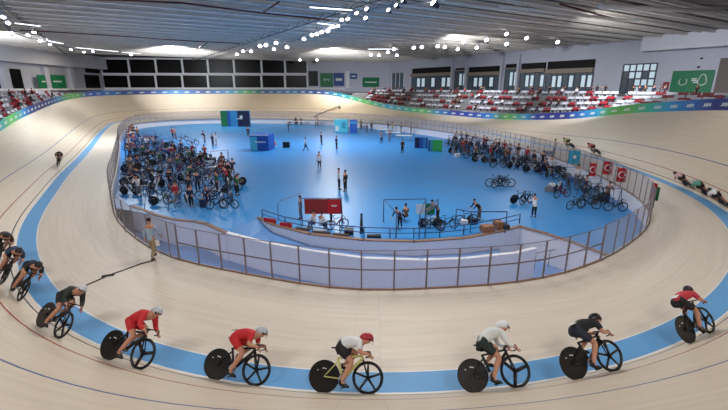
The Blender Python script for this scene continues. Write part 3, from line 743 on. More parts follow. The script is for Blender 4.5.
for rn, pts in rows_.items():
    for j, (x, y) in enumerate(pts):
        p = at(x, y, 13.75); o = FP if first else dup(FP); first = False; o.location = p
        big = 1.5 if (x, y) == (435, 4) else 1.0
        if rn != 'left roof truss': sc = min(1.7, max(1.0, p.y / 45)) * big
        else: sc = 1.2
        o.scale = (sc,) * 3
        aim = Vector((-5, 35, 0)) if rn != 'back wall roof edge' else Vector((-5, 20, 0))
        if rn == 'left roof truss' : aim = Vector((-5, 20, 0))
        d = (aim - p); o.rotation_euler = (0, 0, atan2(d.y, d.x) + pi / 2)
        hg = [c for c in o.children if c.name.startswith('hanger')][0]; hg.location = (0, 0, .3); hg.scale = (1, 1, (CZ - 13.75 - .3 * sc) / sc - .005)
        tag(o, f'bright floodlight hung along the {rn}', 'floodlight', f'floodlights along the {rn}')
        FLOODS.setdefault(rn, []).append(p)
def lighting_truss(pts, label):
    P = [Vector((p.x, p.y, 13.92)) for p in pts]; b0 = P[0]; L_ = [p - b0 for p in P]; e = link('lighting_truss', None, None, b0)
    side = Vector((.18, .1, 0))
    for k in (-1, 1):
        mb = MB(['truss_alu']); mb.tube([p + side * k for p in L_], .035, n=5); mb.obj('chord', e)
    mb = MB(['truss_alu']); mb.tube([p + Vector((0, 0, .3)) for p in L_], .035, n=5); mb.obj('chord', e)
    mb = MB(['truss_alu'])
    for a_, b_ in zip(L_, L_[1:]):
        m_ = max(2, int((b_ - a_).length / .5))
        for t in range(m_):
            p = a_.lerp(b_, t / m_); q = a_.lerp(b_, (t + 1) / m_); mb.bar(p + side * (1 if t % 2 else -1), q + Vector((0, 0, .3)), .03, .03); mb.bar(p + side, q - side, .03, .03)
    mb.obj('bracing', e)
    for p in L_: q = MB(['truss_alu']); q.tube([p + Vector((0, 0, .3)), p + Vector((0, 0, CZ - 13.92))], .02, n=5); q.obj('hanger', e)
    tag(e, label, 'truss'); return e
lighting_truss([FLOODS['central roof truss'][i] for i in (0, 4, 8, 13, 16, 20, 22)], 'pale metal truss carrying the central row of floodlights')
lighting_truss([at(-12, 8, 13.75)] + [FLOODS['left roof truss'][i] for i in (0, 2, 5, 8)], 'pale metal truss carrying floodlights at the far left')
for (x, y) in ((452, 0), (453, 12)):
    pass

# ------------------------------------------------------------------ people
def person_proto(pose):
    """standing / walking / reaching / sitting figure, 1.75 m, facing +x; body is one surface, clothes are children"""
    hp = .93; seat = pose == 'sit'
    if seat: hp = .52
    lean = {'stand': 0, 'walk': .04, 'reach': .12, 'bend': .38, 'sit': .06}[pose]
    sh = Vector((lean, 0, hp + (.50 if pose != 'bend' else .36)))
    ch = Vector((lean * .6, 0, hp + (.32 if pose != 'bend' else .24))); pel = Vector((0, 0, hp)); neck = sh + Vector((lean * .1, 0, .07)); hd = neck + Vector((.02 + lean * .2, 0, .15))
    legs = []; feet = []
    for s_ in (-1, 1):
        hip = Vector((0, s_ * .09, hp - .05))
        if seat: kn = Vector((.42, s_ * .12, .50)); an = Vector((.44, s_ * .12, .09))
        elif pose == 'walk': kn = Vector((.10 + .12 * s_, s_ * .09, .49)); an = Vector((.26 * s_ - (.04 if s_ < 0 else 0), s_ * .09, .10 if s_ > 0 else .14))
        else: kn = Vector((.03, s_ * .11, .49)); an = Vector((0, s_ * .13, .08))
        legs.append((hip, kn, an)); feet.append(an)
    arms = []
    for s_ in (-1, 1):
        so = sh + Vector((0, s_ * .19, -.02))
        if pose == 'stand': el = so + Vector((-.02, s_ * .06, -.29)); ha = el + Vector((.06, s_ * .0, -.25))
        elif pose == 'walk': el = so + Vector((-.08 * s_, s_ * .05, -.28)); ha = el + Vector((.12 - .1 * s_, 0, -.22))
        elif pose == 'sit': el = so + Vector((.06, s_ * .05, -.27)); ha = el + Vector((.24, -s_ * .05, -.05))
        else: el = so + Vector((.14, s_ * .04, -.22)); ha = el + Vector((.24, -s_ * .04, .0 if pose == 'reach' else -.12))
        arms.append((so, el, ha))
    cs = [[(pel, .12), (ch, .125), (sh, .11), (neck, .055), (hd - Vector((0, 0, .04)), .075), (hd + Vector((0, 0, .06)), .088)]]
    for h_, k_, a_ in legs: cs.append([(pel, .12), (h_, .085), (k_, .055), (a_, .04), (a_ + Vector((.12, 0, -.045)), .035)])
    for s_, e_, h_ in arms: cs.append([(sh, .11), (s_, .055), (e_, .04), (h_, .028), (h_ + (h_ - e_).normalized() * .07, .032)])
    def face(mb):
        mb.ball(hd + Vector((.088, 0, .0)), (.018, .014, .022), u=6, v=4)
        for s_ in (-1, 1):
            mb.ball(hd + Vector((.078, s_ * .032, .03)), .011, 'visor', u=6, v=4); mb.ball(hd + Vector((0, s_ * .084, .01)), (.02, .012, .03), u=6, v=4)
        for s_, e_, h_ in arms:          # four fingers and a thumb at each hand
            dr = (h_ - e_).normalized(); sd = dr.cross(Vector((1, 0, 0.2))).normalized(); tip = h_ + dr * .07
            for f_ in range(4):
                b_ = tip + sd * (.02 * (f_ - 1.5)); mb.tube([b_, b_ + dr * .05, b_ + dr * (.085 - .008 * abs(f_ - 1.3)) + Vector((.015, 0, 0))], [.009, .008, .007], n=4)
            b_ = h_ + sd * -.03; mb.tube([b_, b_ - sd * .03 + dr * .05], [.01, .008], n=4)
    V, E_, Rr = chains(*cs); body = link('person', skin('person', V, E_, Rr, ['skin', 'visor'], 0, 1, face))
    up_ = [[(pel + Vector((0, 0, -.12)), .15), (pel + Vector((0, 0, -.02)), .15), (ch, .15), (sh + Vector((0, 0, -.005)), .125)]]
    for s_, e_, h_ in arms: up_.append([(sh + Vector((0, 0, -.005)), .125), (s_, .07), (e_, .052), (e_.lerp(h_, .75), .042)])
    V, E_, Rr = chains(*up_); link('shirt', skin('shirt', V, E_, Rr, ['cloth'], 0, 1), body)
    lo = []
    for h_, k_, a_ in legs: lo.append([(pel + Vector((0, 0, .06)), .15), (pel, .145), (h_, .11), (k_, .078), (a_ + Vector((0, 0, .05)), .058)])
    V, E_, Rr = chains(*lo); link('trousers', skin('trousers', V, E_, Rr, ['cloth'], 0, 1), body)
    mb = MB(['hair']); mb.ball(hd + Vector((-.02, 0, .065)), (.105, .095, .085), u=10, v=6); mb.obj('hair', body)
    for a_ in feet:
        mb = MB(['cloth']); mb.ball(a_ + Vector((.06, 0, -.03)), (.14, .05, .05), u=8, v=5); mb.obj('shoe', body)
    KIDS[body.name] = [c for c in bpy.data.objects if c.parent == body]
    return body
PR = {k: person_proto(k) for k in ('stand', 'walk', 'reach', 'bend', 'sit')}
COLS = {'white': (225, 228, 232), 'black': (24, 24, 28), 'navy': (32, 42, 78), 'red': (170, 36, 42), 'grey': (110, 112, 120), 'green': (50, 105, 70), 'blue': (50, 90, 160), 'yellow': (205, 190, 90), 'brown': (110, 80, 62), 'khaki': (160, 145, 112), 'pink': (205, 150, 160), 'pale blue': (160, 185, 205)}
USED = set()
def near_size(p):
    return 1.0 if abs(p[2] - ZI) > .01 else .84 + .16 * max(0, min(1, (p[1] - 22) / 9))
def person(pose, loc, rot, shirt, trs, label, hair=(30, 24, 22), group=None, scale=1.0):
    src = PR[pose]
    if pose not in USED: o = src; USED.add(pose)
    else: o = dup(src); 
    o.location = loc; o.rotation_euler = (0, 0, rot); o.scale = (scale * .95 * near_size(loc),) * 3
    for c in [c for c in (KIDS[src.name] if o is src else o.children)]:
        b_ = c.name.split('.')[0]
        c.color = srgb(COLS[shirt] if b_ == 'shirt' else COLS[trs] if b_ == 'trousers' else (hair if b_ == 'hair' else (30, 30, 34)))
    tag(o, label, 'person', group); return o

# ------------------------------------------------------------------ bicycles
def wheel_mesh(kind, r=.335, n=28):
    mb = MB(['tyre', 'carbon', 'white_mark', 'silver'])
    mb.tube([(r * cos(t * 2 * pi / n), 0, r * sin(t * 2 * pi / n)) for t in range(n)], .016, 'tyre', n=6, closed=True)
    if kind == 'disc':
        mb.disc((0, 0, 0), (0, 1, 0), 0.0001, r - .01, .012, 'carbon', n); mb.disc((0, 0, 0), (0, 1, 0), .0001, .06, .06, 'carbon', 12)
        for k in (-1, 1):
            for (u, v, w_) in ((-.15, .13, .03), (-.02, .17, .05), (.03, .16, .03), (.1, -.02, .05)):
                mb.box((u, k * .008, v), (w_, .004, .022), 'white_mark')
    else:
        mb.tube([((r - .03) * cos(t * 2 * pi / n), 0, (r - .03) * sin(t * 2 * pi / n)) for t in range(n)], .024, 'carbon', n=6, closed=True)
        mb.tube([(0, -.035, 0), (0, .035, 0)], .032, 'carbon', n=10)
        ns = {'five': 5, 'three': 3, 'spoke': 16}[kind]; rr = .006 if kind == 'spoke' else (.03 if kind == 'five' else .046)
        for k in range(ns):
            a_ = 2 * pi * k / ns + .3; mb.tube([(.02 * cos(a_), 0, .02 * sin(a_)), ((r - .03) * cos(a_), 0, (r - .03) * sin(a_))], [rr, rr * .8], 'carbon' if kind != 'spoke' else 'silver', n=5 if kind != 'spoke' else 3)
    return mb.mesh('wheel')
WM = {k: wheel_mesh(k) for k in ('disc', 'five', 'three')}
WMs = wheel_mesh('spoke', n=16)
RWc, FWc, BB, HT, ST = Vector((-.49, 0, .335)), Vector((.49, 0, .335)), Vector((-.07, 0, .29)), Vector((.34, 0, .82)), Vector((-.21, 0, .80))
def frame_mesh(m='paint', light=False):
    mb = MB([m, 'carbon']); k = 5 if light else 8
    def t(a, b, r0, r1): mb.tube([a, a.lerp(b, .5), b], [r0, (r0 + r1) / 2, r1], m, n=k)
    t(HT - Vector((-.02, 0, .08)), BB, .034, .042); t(HT - Vector((0, 0, .03)), ST - Vector((0, 0, .08)), .024, .022); t(ST - Vector((0, 0, .06)), BB, .026, .036)
    for s_ in (-1, 1):
        o_ = Vector((0, .05 * s_, 0)); t(BB + o_ * .4, RWc + o_, .017, .012); t(ST - Vector((0, 0, .16)) + o_ * .3, RWc + o_, .014, .011); 
        mb.tube([HT + Vector((.035, .03 * s_, -.12)), FWc + Vector((0, .045 * s_, 0))], [.02, .012], 'carbon', n=k)
    t(HT + Vector((-.01, 0, .02)), HT + Vector((.035, 0, -.13)), .03, .03)
    mb.tube([ST, ST + Vector((-.03, 0, .13))], .018, 'carbon', n=k)
    return mb.mesh('frame')
def bike(name, front='five', rear='disc', col=(24, 24, 28), saddle_mark=False):
    e = link(name, None); f = link('frame', frame_mesh(), e); f.color = srgb(col)
    w = link('wheel', WM[rear] if rear in WM else WMs, e, RWc); w = link('wheel', WM[front] if front in WM else WMs, e, FWc)
    mb = MB(['rubber']); mb.ball((-.24, 0, .945), (.14, .065, .022), u=10, v=6); mb.ball((-.12, 0, .942), (.08, .025, .018), u=8, v=5); mb.obj('saddle', e)
    mb = MB(['carbon']); mb.tube([HT + Vector((-.01, 0, .0)), HT + Vector((.09, 0, .06))], .02, n=6)
    mb.tube([(.43, -.19, .88), (.43, 0, .88), (.43, .19, .88)], .015, n=6)
    for s_ in (-1, 1): mb.tube([(.43, .19 * s_, .88), (.52, .19 * s_, .88), (.55, .19 * s_, .82), (.50, .19 * s_, .77), (.43, .19 * s_, .76)], .014, n=6)
    mb.obj('handlebar', e)
    mb = MB(['carbon', 'silver']); mb.disc(BB + Vector((0, -.06, 0)), (0, 1, 0), .055, .098, .006, 'silver', 20)
    mb.tube([BB + Vector((0, -.09, 0)), BB + Vector((.01, -.1, -.165))], .013, 'carbon', n=5); mb.tube([BB + Vector((0, .09, 0)), BB + Vector((-.01, .1, .165))], .013, 'carbon', n=5)
    mb.tube([BB + Vector((0, -.09, 0)), BB + Vector((0, .09, 0))], .02, 'carbon', n=6)
    mb.box(BB + Vector((.01, -.14, -.165)), (.07, .07, .02), 'carbon'); mb.box(BB + Vector((-.01, .14, .165)), (.07, .07, .02), 'carbon')
    mb.obj('crankset', e)
    mb = MB(['carbon']); mb.tube([BB + Vector((0, -.06, .095)), RWc + Vector((0, -.06, .035))], .006, n=4); mb.tube([BB + Vector((0, -.06, -.095)), RWc + Vector((0, -.06, -.035))], .006, n=4); mb.obj('chain', e)
    return e
# the racing rider, hands on the drops, hips above the saddle
HIP = Vector((-.20, 0, .99))
def pose_points(low):
    global CHE, SHO, NEC, HED, RL, RA
    if low: CHE, SHO, NEC, HED = Vector((.05, 0, 1.09)), Vector((.29, 0, 1.08)), Vector((.38, 0, 1.10)), Vector((.465, 0, 1.14))
    else: CHE, SHO, NEC, HED = Vector((.03, 0, 1.15)), Vector((.25, 0, 1.19)), Vector((.34, 0, 1.23)), Vector((.42, 0, 1.27))
    RL = [(Vector((-.17, -.10, .96)), Vector((.13, -.12, .66)), Vector((-.10, -.12, .23))), (Vector((-.17, .10, .96)), Vector((.22, .12, .84)), Vector((-.09, .12, .56)))]
    ez = .86 if low else .93
    RA = [(Vector((SHO.x, .18 * s_, SHO.z - .02)), Vector((.30, .27 * s_, ez)) if low else Vector((.31, .27 * s_, ez)), Vector((.50, .19 * s_, .84))) for s_ in (-1, 1)]
def rider_meshes(low):
    pose_points(low)
    cs = [[(HIP, .10), (CHE, .115), (SHO, .11), (NEC, .06), (HED + Vector((.0, 0, -.01)), .09), (HED + Vector((.05, 0, .03)), .085)]]
    for h_, k_, a_ in RL: cs.append([(HIP, .10), (h_, .098), (h_.lerp(k_, .5), .095), (k_, .068), (k_.lerp(a_, .35), .066), (a_, .04), (a_ + Vector((.13, 0, -.07)), .034)])
    for s_, e_, h_ in RA: cs.append([(SHO, .11), (s_, .065), (e_, .048), (e_.lerp(h_, .4), .046), (h_, .03), (h_ + Vector((.03, 0, -.03)), .036)])
    def extra(mb):
        f = HED + Vector((.09, 0, -.04))
        mb.ball(f + Vector((.035, 0, .0)), (.02, .015, .022), u=6, v=5); mb.ball(f + Vector((.015, 0, -.05)), (.02, .026, .008), 'visor', u=6, v=4)
        for s_ in (-1, 1):
            mb.ball(f + Vector((.01, .034 * s_, .03)), .012, 'visor', u=6, v=4); mb.ball(HED + Vector((.0, .086 * s_, -.02)), (.02, .01, .028), u=6, v=4)
        for _, e_, h_ in RA:     # four fingers curled round the drops and a thumb
            sgn = 1 if h_.y > 0 else -1
            for q in range(4):
                b_ = h_ + Vector((.015 + .022 * q, sgn * .02, -.02 - .012 * q)); mb.tube([b_, b_ + Vector((.025, sgn * .005, -.03)), b_ + Vector((.0, -sgn * .03, -.05)), b_ + Vector((-.018, -sgn * .03, -.03))], [.0105, .010, .009, .008], n=5)
            b_ = h_ + Vector((0, -sgn * .02, 0)); mb.tube([b_, b_ + Vector((.035, -sgn * .02, .0)), b_ + Vector((.06, -sgn * .012, -.02))], [.011, .010, .008], n=5)
    V, E_, Rr = chains(*cs); body = skin('cyclist', V, E_, Rr, ['skin', 'visor'], 0, 2, extra)
    cs = [[(HIP + Vector((-.03, 0, -.01)), .152), (HIP.lerp(CHE, .5), .146), (CHE, .15), (SHO, .136), (SHO.lerp(NEC, .4), .095)]]
    for s_, e_, h_ in RA: cs.append([(SHO, .136), (s_, .08), (e_, .06), (e_.lerp(h_, .8), .046)] if not low else [(SHO, .136), (s_, .08), (s_.lerp(e_, .75), .064)])
    V, E_, Rr = chains(*cs); jersey = skin('jersey', V, E_, Rr, ['cloth'], 0, 2)
    cs = [[(HIP + Vector((-.01, 0, -.015)), .155), (HIP.lerp(CHE, .5), .148)]]
    for h_, k_, a_ in RL: cs.append([(HIP + Vector((-.01, 0, -.015)), .155), (h_, .128), (h_.lerp(k_, .45), .115), (h_.lerp(k_, .8), .09)])
    V, E_, Rr = chains(*cs); shorts = skin('shorts', V, E_, Rr, ['cloth'], 0, 2)
    mb = MB(['paint', 'visor']); M = Matrix.Rotation(.12, 3, 'Y')
    geo = bmesh.ops.create_uvsphere(mb.bm, u_segments=16, v_segments=10, radius=1)
    for v in geo['verts']:
        q = v.co.copy(); x = q.x * (.19 if q.x < 0 else .135); v.co = HED + Vector((.005, 0, .03)) + M @ Vector((x, q.y * .105 * (1 - .25 * max(0, -q.x)), max(q.z, -.35) * .125))
    for f in mb.bm.faces: f.smooth = True
    helmet = mb.mesh('helmet')
    mb = MB(['visor']); 
    for a_, b_ in ((-70, -35), (-35, 0), (0, 35), (35, 70)):
        P = [HED + Vector((.0 + .137 * cos(R(t)), .108 * sin(R(t)), z_)) for t, z_ in ((a_, .035), (b_, .035), (b_, -.02), (a_, -.02))]
        Q = [p + Vector((-.008, 0, 0)) for p in P]; mb.face(P); mb.face(Q[::-1])
        for e_ in range(4): mb.face([P[e_], P[(e_ + 1) % 4], Q[(e_ + 1) % 4], Q[e_]])
    vis = mb.mesh('visor')
    shoes = []
    for h_, k_, a_ in RL:
        mb = MB(['paint']); mb.ball(a_ + Vector((.07, 0, -.055)), (.14, .047, .045), None, Matrix.Rotation(.3, 3, 'Y'), u=10, v=6); mb.tube([a_ + Vector((0, 0, -.04)), a_ + Vector((0, 0, .05))], .042, n=8); shoes.append(mb.mesh('shoe'))
    mb = MB(['white_mark']); mb.box(HIP + Vector((-.02, 0, .15)), (.17, .16, .008), None, Matrix.Rotation(-.25, 3, 'Y')); num = mb.mesh('race_number')
    return body, jersey, shorts, helmet, vis, shoes, num
RMS = {True: rider_meshes(True), False: rider_meshes(False)}
def surf_matrix(i, w, lean=0):
    th = frac(TT, i); p = tp(i, w); t = (tp(i + .5, w) - tp(i - .5, w)).normalized()
    u = (tp(i, w, 1) - p).normalized(); 
    u = (Matrix.Rotation(lean, 3, t) @ u); s_ = u.cross(t).normalized(); u = t.cross(s_)
    M = Matrix((t, s_, u)).transposed().to_4x4(); M.translation = p; return M
def racer(px, py, lo, hi, jc, sc, hc, fc, front, label, lean=0, number=True, shoes=(30, 30, 34), skin_legs=True, wadj=0.0, blabel=None, low=True):
    RM = RMS[low]
    i, w = find(px, py, lo, hi); M = surf_matrix(i, w + wadj, lean)
    b = bike('track_bicycle', front, 'disc', fc); b.matrix_world = M; tag(b, blabel, 'bicycle')
    r = link('cyclist', RM[0]); r.matrix_world = M; tag(r, label, 'person')
    for nme, me, c in (('jersey', RM[1], jc), ('shorts', RM[2], sc), ('helmet', RM[3], hc), ('visor', RM[4], None), ('shoe', RM[5][0], shoes), ('shoe', RM[5][1], shoes)):
        k = link(nme, me, hel if nme == 'visor' else r)
        if nme == 'helmet': hel = k
        if nme == 'jersey': jer = k
        if c: k.color = srgb(c)
    if number: link('race_number', RM[6], jer)
    return i, w
racer(48, 331, 370, 399, (34, 44, 38), (28, 28, 30), (205, 205, 212), (30, 30, 34), 'five', 'cyclist in dark green kit and pale helmet ahead of the left edge group', blabel='black bicycle with five-spoke front wheel under the dark green rider', number=False, low=False, lean=-.2)
racer(121, 362, 370, 399, (200, 40, 48), (190, 36, 44), (190, 192, 200), (24, 26, 30), 'three', 'cyclist in red suit and silver helmet, second on the near left bend', blabel='dark bicycle with three-spoke front wheel under the left red rider', number=False, low=False, lean=-.16)
racer(233, 384, 385, 400, (198, 36, 44), (192, 34, 42), (185, 190, 196), (22, 22, 26), 'five', 'cyclist in red suit and grey helmet left of the picture centre', blabel='black bicycle with five-spoke wheel and grey frame under the middle red rider', number=True, lean=-.06)
racer(347, 395, 394, 400, (225, 228, 232), (26, 26, 30), (170, 30, 42), (208, 208, 130), 'five', 'cyclist in white top, black shorts and red helmet at picture centre', blabel='black bicycle with yellow frame under the red-helmeted rider')
racer(496, 390, 0, 10, (222, 228, 228), (30, 44, 44), (225, 228, 232), (26, 26, 30), 'three', 'cyclist in white long-sleeved top and white helmet right of centre', blabel='black bicycle with three-spoke front wheel under the white-topped rider', low=False)
racer(599, 375, 3, 16, (28, 30, 36), (34, 42, 60), (22, 22, 26), (18, 18, 20), 'five', 'cyclist in black top and dark blue shorts with black helmet', blabel='all-black bicycle with five-spoke front wheel under the dark rider')
racer(701, 338, 8, 26, (198, 60, 76), (28, 26, 30), (30, 26, 30), (24, 24, 28), 'five', 'cyclist in pink-red and white jersey nearest the right edge', blabel='black bicycle under the pink-red rider near the right edge')
racer(12, 296, 365, 392, (26, 28, 34), (24, 24, 28), (22, 22, 26), (24, 24, 28), 'five', 'cyclist in black crouching low, nearest of the left edge group', blabel='black bicycle of the nearest left edge rider', number=False, lean=-.18)
racer(1, 279, 362, 385, (40, 62, 92), (24, 24, 28), (30, 34, 44), (24, 24, 28), 'five', 'cyclist in dark blue, middle of the left edge group', blabel='dark bicycle of the middle left edge rider', number=False, lean=-.15)
racer(-4, 262, 355, 380, (70, 50, 44), (24, 24, 28), (40, 30, 30), (24, 24, 28), 'five', 'cyclist in dark brown, furthest of the left edge group', blabel='dark bicycle of the furthest left edge rider', number=False)
racer(59, 166, 325, 352, (30, 32, 34), (24, 24, 28), (28, 26, 30), (24, 24, 28), 'five', 'lone cyclist in black on the left straight beside the blue band', blabel='dark bicycle under the lone rider on the left straight', number=False)
racer(571, 148, 60, 100, (176, 178, 120), (36, 40, 36), (60, 80, 60), (26, 26, 28), 'five', 'cyclist in yellowish green top on the far right straight', blabel='dark bicycle under the greenish rider on the far right', number=False)
racer(597, 153.5, 55, 95, (205, 110, 112), (40, 30, 36), (60, 36, 40), (26, 26, 28), 'five', 'cyclist in pink-red top following the greenish rider far right', blabel='dark bicycle under the pink-red rider on the far right', number=False)
racer(690, 186, 38, 62, (214, 176, 180), (34, 30, 34), (90, 60, 60), (26, 26, 28), 'five', 'cyclist in pale pink leading the bunch at the right edge', blabel='dark bicycle leading the bunch at the right edge', number=False)
racer(709, 197, 34, 58, (90, 160, 140), (26, 26, 28), (200, 206, 206), (26, 26, 28), 'five', 'cyclist in turquoise top second in the right edge bunch', blabel='dark bicycle second in the right edge bunch', number=False)
racer(727, 209, 30, 52, (225, 226, 228), (26, 26, 30), (40, 34, 38), (26, 26, 28), 'five', 'cyclist in black shorts and white top last in the right edge bunch', blabel='dark bicycle last in the right edge bunch')

# ------------------------------------------------------------------ infield people
def inset(p, d=.9):
    if abs(p.z - ZI) > .01: return p
    k = fi(p); n_ = FN[k].normalized(); g = (Vector((p.x, p.y)) - FL[k]).dot(n_)
    if g > -d: q = Vector((p.x, p.y)) - n_ * (g + d); return Vector((q.x, q.y, p.z))
    return p
def G(x, y, z=ZI): return inset(at(x, y, z))
person('walk', G(154, 259, 0), pi * .5, 'pale blue', 'khaki', 'man in pale shirt and khaki trousers standing on the apron by the fence')
mb = MB(['white_mark']); mb.box((0, 0, 0), (.3, .04, .24)); mb.tube([(-.08, 0, .12), (-.05, 0, .22), (.05, 0, .22), (.08, 0, .12)], .012, n=5); p = G(158.2, 246, .55); tag(mb.obj('paper_sheaf', None, Vector((*at(158, 259, 0).xy, .68))), 'white board held by the man standing on the apron', 'board')
person('stand', G(553.5, 156, 0), pi, 'white', 'navy', 'official in white shirt on the far right apron by the fence')
lst = [('stand', 339, 189.5, .3, 'white', 'black', 'person in white top, left of a standing pair in the infield middle'),
 ('stand', 345.5, 191.5, 2.6, 'black', 'black', 'person in black, right of a standing pair in the infield middle'),
 ('walk', 305.5, 151, .1, 'white', 'black', 'walking person in white top and black trousers on the open infield'),
 ('stand', 319.5, 169, 1.5, 'white', 'navy', 'person in white top and dark shorts alone on the open infield'),
 ('stand', 321.5, 144.5, .5, 'black', 'black', 'person in black standing left of another far across the infield'),
 ('stand', 336.5, 149, .5, 'navy', 'black', 'person in navy standing right of the one in black, far infield'),
 ('stand', 248.5, 137, 2, 'navy', 'black', 'person in navy standing below the green and navy backdrop'),
 ('stand', 288.5, 131.5, 0, 'black', 'navy', 'person in dark clothes behind the small black monitor'),
 ('reach', 205, 142.5, 3, 'black', 'grey', 'person in black working beside a lone bicycle at back left'),
 ('stand', 213, 146, 1, 'navy', 'black', 'person in dark blue, left of a pair talking at back left'),
 ('stand', 216.5, 145, 3.6, 'white', 'khaki', 'person in white, right of a pair talking at back left'),
 ('stand', 173, 138, 1, 'red', 'black', 'person in red at the far left of the infield'),
 ('stand', 175.8, 138.5, 3, 'pink', 'grey', 'person in pink beside the one in red, far left infield'),
 ('reach', 381.5, 143.5, 2, 'grey', 'black', 'person in grey in front of the white judging tables'),
 ('stand', 389.5, 141.5, 4, 'grey', 'grey', 'person in pale grey at the end of the white judging tables'),
 ('stand', 402.3, 153, 4, 'black', 'black', 'tall person in black standing left of the blue and green boards'),
 ('stand', 393.5, 131.5, 3, 'yellow', 'black', 'person in yellow vest behind the judging tables'),
 ('stand', 401, 133, 3, 'black', 'black', 'person in black behind the judging tables, by the fence'),
 ('stand', 406, 129.5, 3, 'navy', 'black', 'person in navy walking on the far apron edge'),
 ('stand', 412, 134, 3, 'grey', 'black', 'person in grey left of the blue board, near the fence'),
 ('stand', 378.5, 122.5, 3, 'white', 'khaki', 'person in white at the back of the judging area'),
 ('stand', 347, 121, 3, 'white', 'khaki', 'person in white behind the cyan booth'),
 ('stand', 350.5, 121, 3, 'khaki', 'brown', 'person in tan clothes behind the cyan booth'),
 ('stand', 367, 133, 3, 'black', 'black', 'person in black in front of the far tables, right of the blue booth'),
 ('stand', 371.5, 131, 2, 'navy', 'black', 'person in navy right of the blue booth'),
 ('reach', 361, 129, 2, 'brown', 'black', 'person in brown beside the blue booth'),
 ('stand', 314, 121.5, 2, 'black', 'black', 'camera operator in black at the foot of the jib crane'),
 ('stand', 324.5, 121, 4, 'grey', 'grey', 'person in grey under the jib crane arm'),
 ('sit', 292, 124, 2, 'white', 'black', 'seated person in white at the far fence, left one'),
 ('sit', 297, 125, 2, 'black', 'black', 'seated person in black at the far fence'),
 ('sit', 302, 123.5, 2, 'grey', 'black', 'seated person in grey at the far fence, right one'),
 ('reach', 533.5, 217.5, 1.7, 'white', 'black', 'person in white T-shirt standing behind the near right railing'),
 ('sit', 315, 229, 2.6, 'white', 'navy', 'seated person in white cap and top before the red banner'),
 ('sit', 321.5, 231, 1, 'white', 'black', 'seated person in white right of the capped one before the red banner'),
 ('reach', 331.5, 222, 3, 'black', 'black', 'person in black at the right end of the red banner'),
 ('stand', 301, 219, 3, 'grey', 'grey', 'person in grey left of the red banner'),
 ('sit', 406, 222, 2, 'brown', 'black', 'seated person in brown under the blue metal stand'),
 ('bend', 400, 228, 4, 'navy', 'black', 'person in navy bending under the blue metal stand'),
 ('bend', 479, 220, 3.4, 'black', 'brown', 'person in black bending over bags by the near railing'),
 ('bend', 437.5, 221, 3.4, 'grey', 'black', 'person in grey crouched behind the near upright bicycle')]
for ps, x, y, r, a_, b_, lb in lst: person(ps, G(x, y), r, a_, b_, lb)

# ------------------------------------------------------------------ infield furniture and equipment
def boxy(name, x, y, wpx, hpx, depth, m, label, cat, rot=0, z=ZI, parts=()):
    p = at(x, y, z); s_ = pxm(p); w, h = wpx / s_, hpx / s_
    mb = MB([m]); mb.box((0, 0, h / 2), (w, depth, h)); bmesh.ops.bevel(mb.bm, geom=mb.bm.edges[:], offset=min(.04, w * .1, h * .1), segments=2)
    o = mb.obj(name, None, p); o.rotation_euler = (0, 0, rot); tag(o, label, cat)
    for k_, (nme, (u, v, uw, vh), mm) in enumerate(parts):
        q = MB([mm]); q.box((u * w, -depth / 2 - .012 - k_ * .008, v * h), (uw * w, .024 + k_ * .016, vh * h)); q.obj(nme, o)
    return o
mat('sign_cyan', (60, 150, 205), .5); mat('sign_navy', (24, 28, 70), .5); mat('sign_green', (30, 125, 75), .5); mat('bright_green', (60, 190, 90), .5); mat('booth_cyan', (90, 205, 225), .5); mat('booth_blue', (40, 90, 175), .5); mat('turquoise', (60, 160, 190), .6); mat('flag_red', (196, 32, 44), .7); mat('banner_red', (150, 34, 36), .6); mat('orange', (215, 120, 70), .6); mat('table_white', (222, 224, 228), .5)
o = boxy('backdrop', 236.5, 126.5, 28, 15.5, .9, 'sign_cyan', 'tall curved backdrop fading from green to navy at the far infield edge', 'backdrop', parts=(('green_panel', (-.38, .5, .25, .97), 'sign_green'), ('green_panel', (-.22, .5, .10, .97), 'booth_blue'), ('navy_panel', (.3, .5, .42, .97), 'sign_navy'), ('logo', (.22, .62, .10, .16), 'sign_white'), ('logo', (.16, .5, .2, .05), 'sign_white')))
o = boxy('equipment_box', 263, 149.5, 18.5, 15.5, 2.2, 'booth_blue', 'large blue box with a cyan side standing alone on the infield', 'box', rot=-.12, parts=(('side_panel', (-.3, .45, .36, .85), 'booth_cyan'), ('logo', (.05, .55, .6, .07), 'sign_white'), ('top_edge', (0, .97, .98, .05), 'sign_white')))
boxy('crate', 274, 145.5, 3.5, 3.6, .6, 'orange', 'small orange crate at the right of the blue box', 'crate')
o = boxy('monitor', 286.5, 147.5, 6.5, 5.5, .5, 'black_plastic', 'black monitor lying on the infield right of the orange crate', 'monitor', parts=(('stand_foot', (-.35, .05, .5, .08), 'rubber'),))
boxy('booth', 341.5, 131.5, 13, 12, 2.0, 'booth_cyan', 'pale cyan booth at the far side of the infield', 'booth', parts=(('panel', (.2, .55, .3, .5), 'turquoise'), ('panel', (-.3, .3, .25, .4), 'sign_white')))
boxy('booth', 353.5, 132.5, 7, 12.5, 1.6, 'booth_blue', 'narrow deep blue booth right of the cyan one', 'booth', parts=(('panel', (0, .8, .9, .2), 'sign_cyan'),))
boxy('display_board', 421, 148, 13, 10.5, .35, 'booth_blue', 'blue display board left of the green one', 'display board', rot=-.15, parts=(('panel', (-.3, .5, .3, .96), 'sign_navy'), ('panel', (.25, .5, .2, .96), 'sign_cyan')))
boxy('display_board', 435, 151, 14, 11, .35, 'bright_green', 'bright green display board right of the blue one', 'display board', rot=-.2, parts=(('panel', (-.42, .5, .14, .98), 'booth_blue'), ('panel', (-.25, .5, .14, .98), 'turquoise')))
boxy('display_board', 548, 164, 9, 13, .25, 'metal_blue', 'dark grey upright panel by the far right fence', 'display board', rot=-.3)
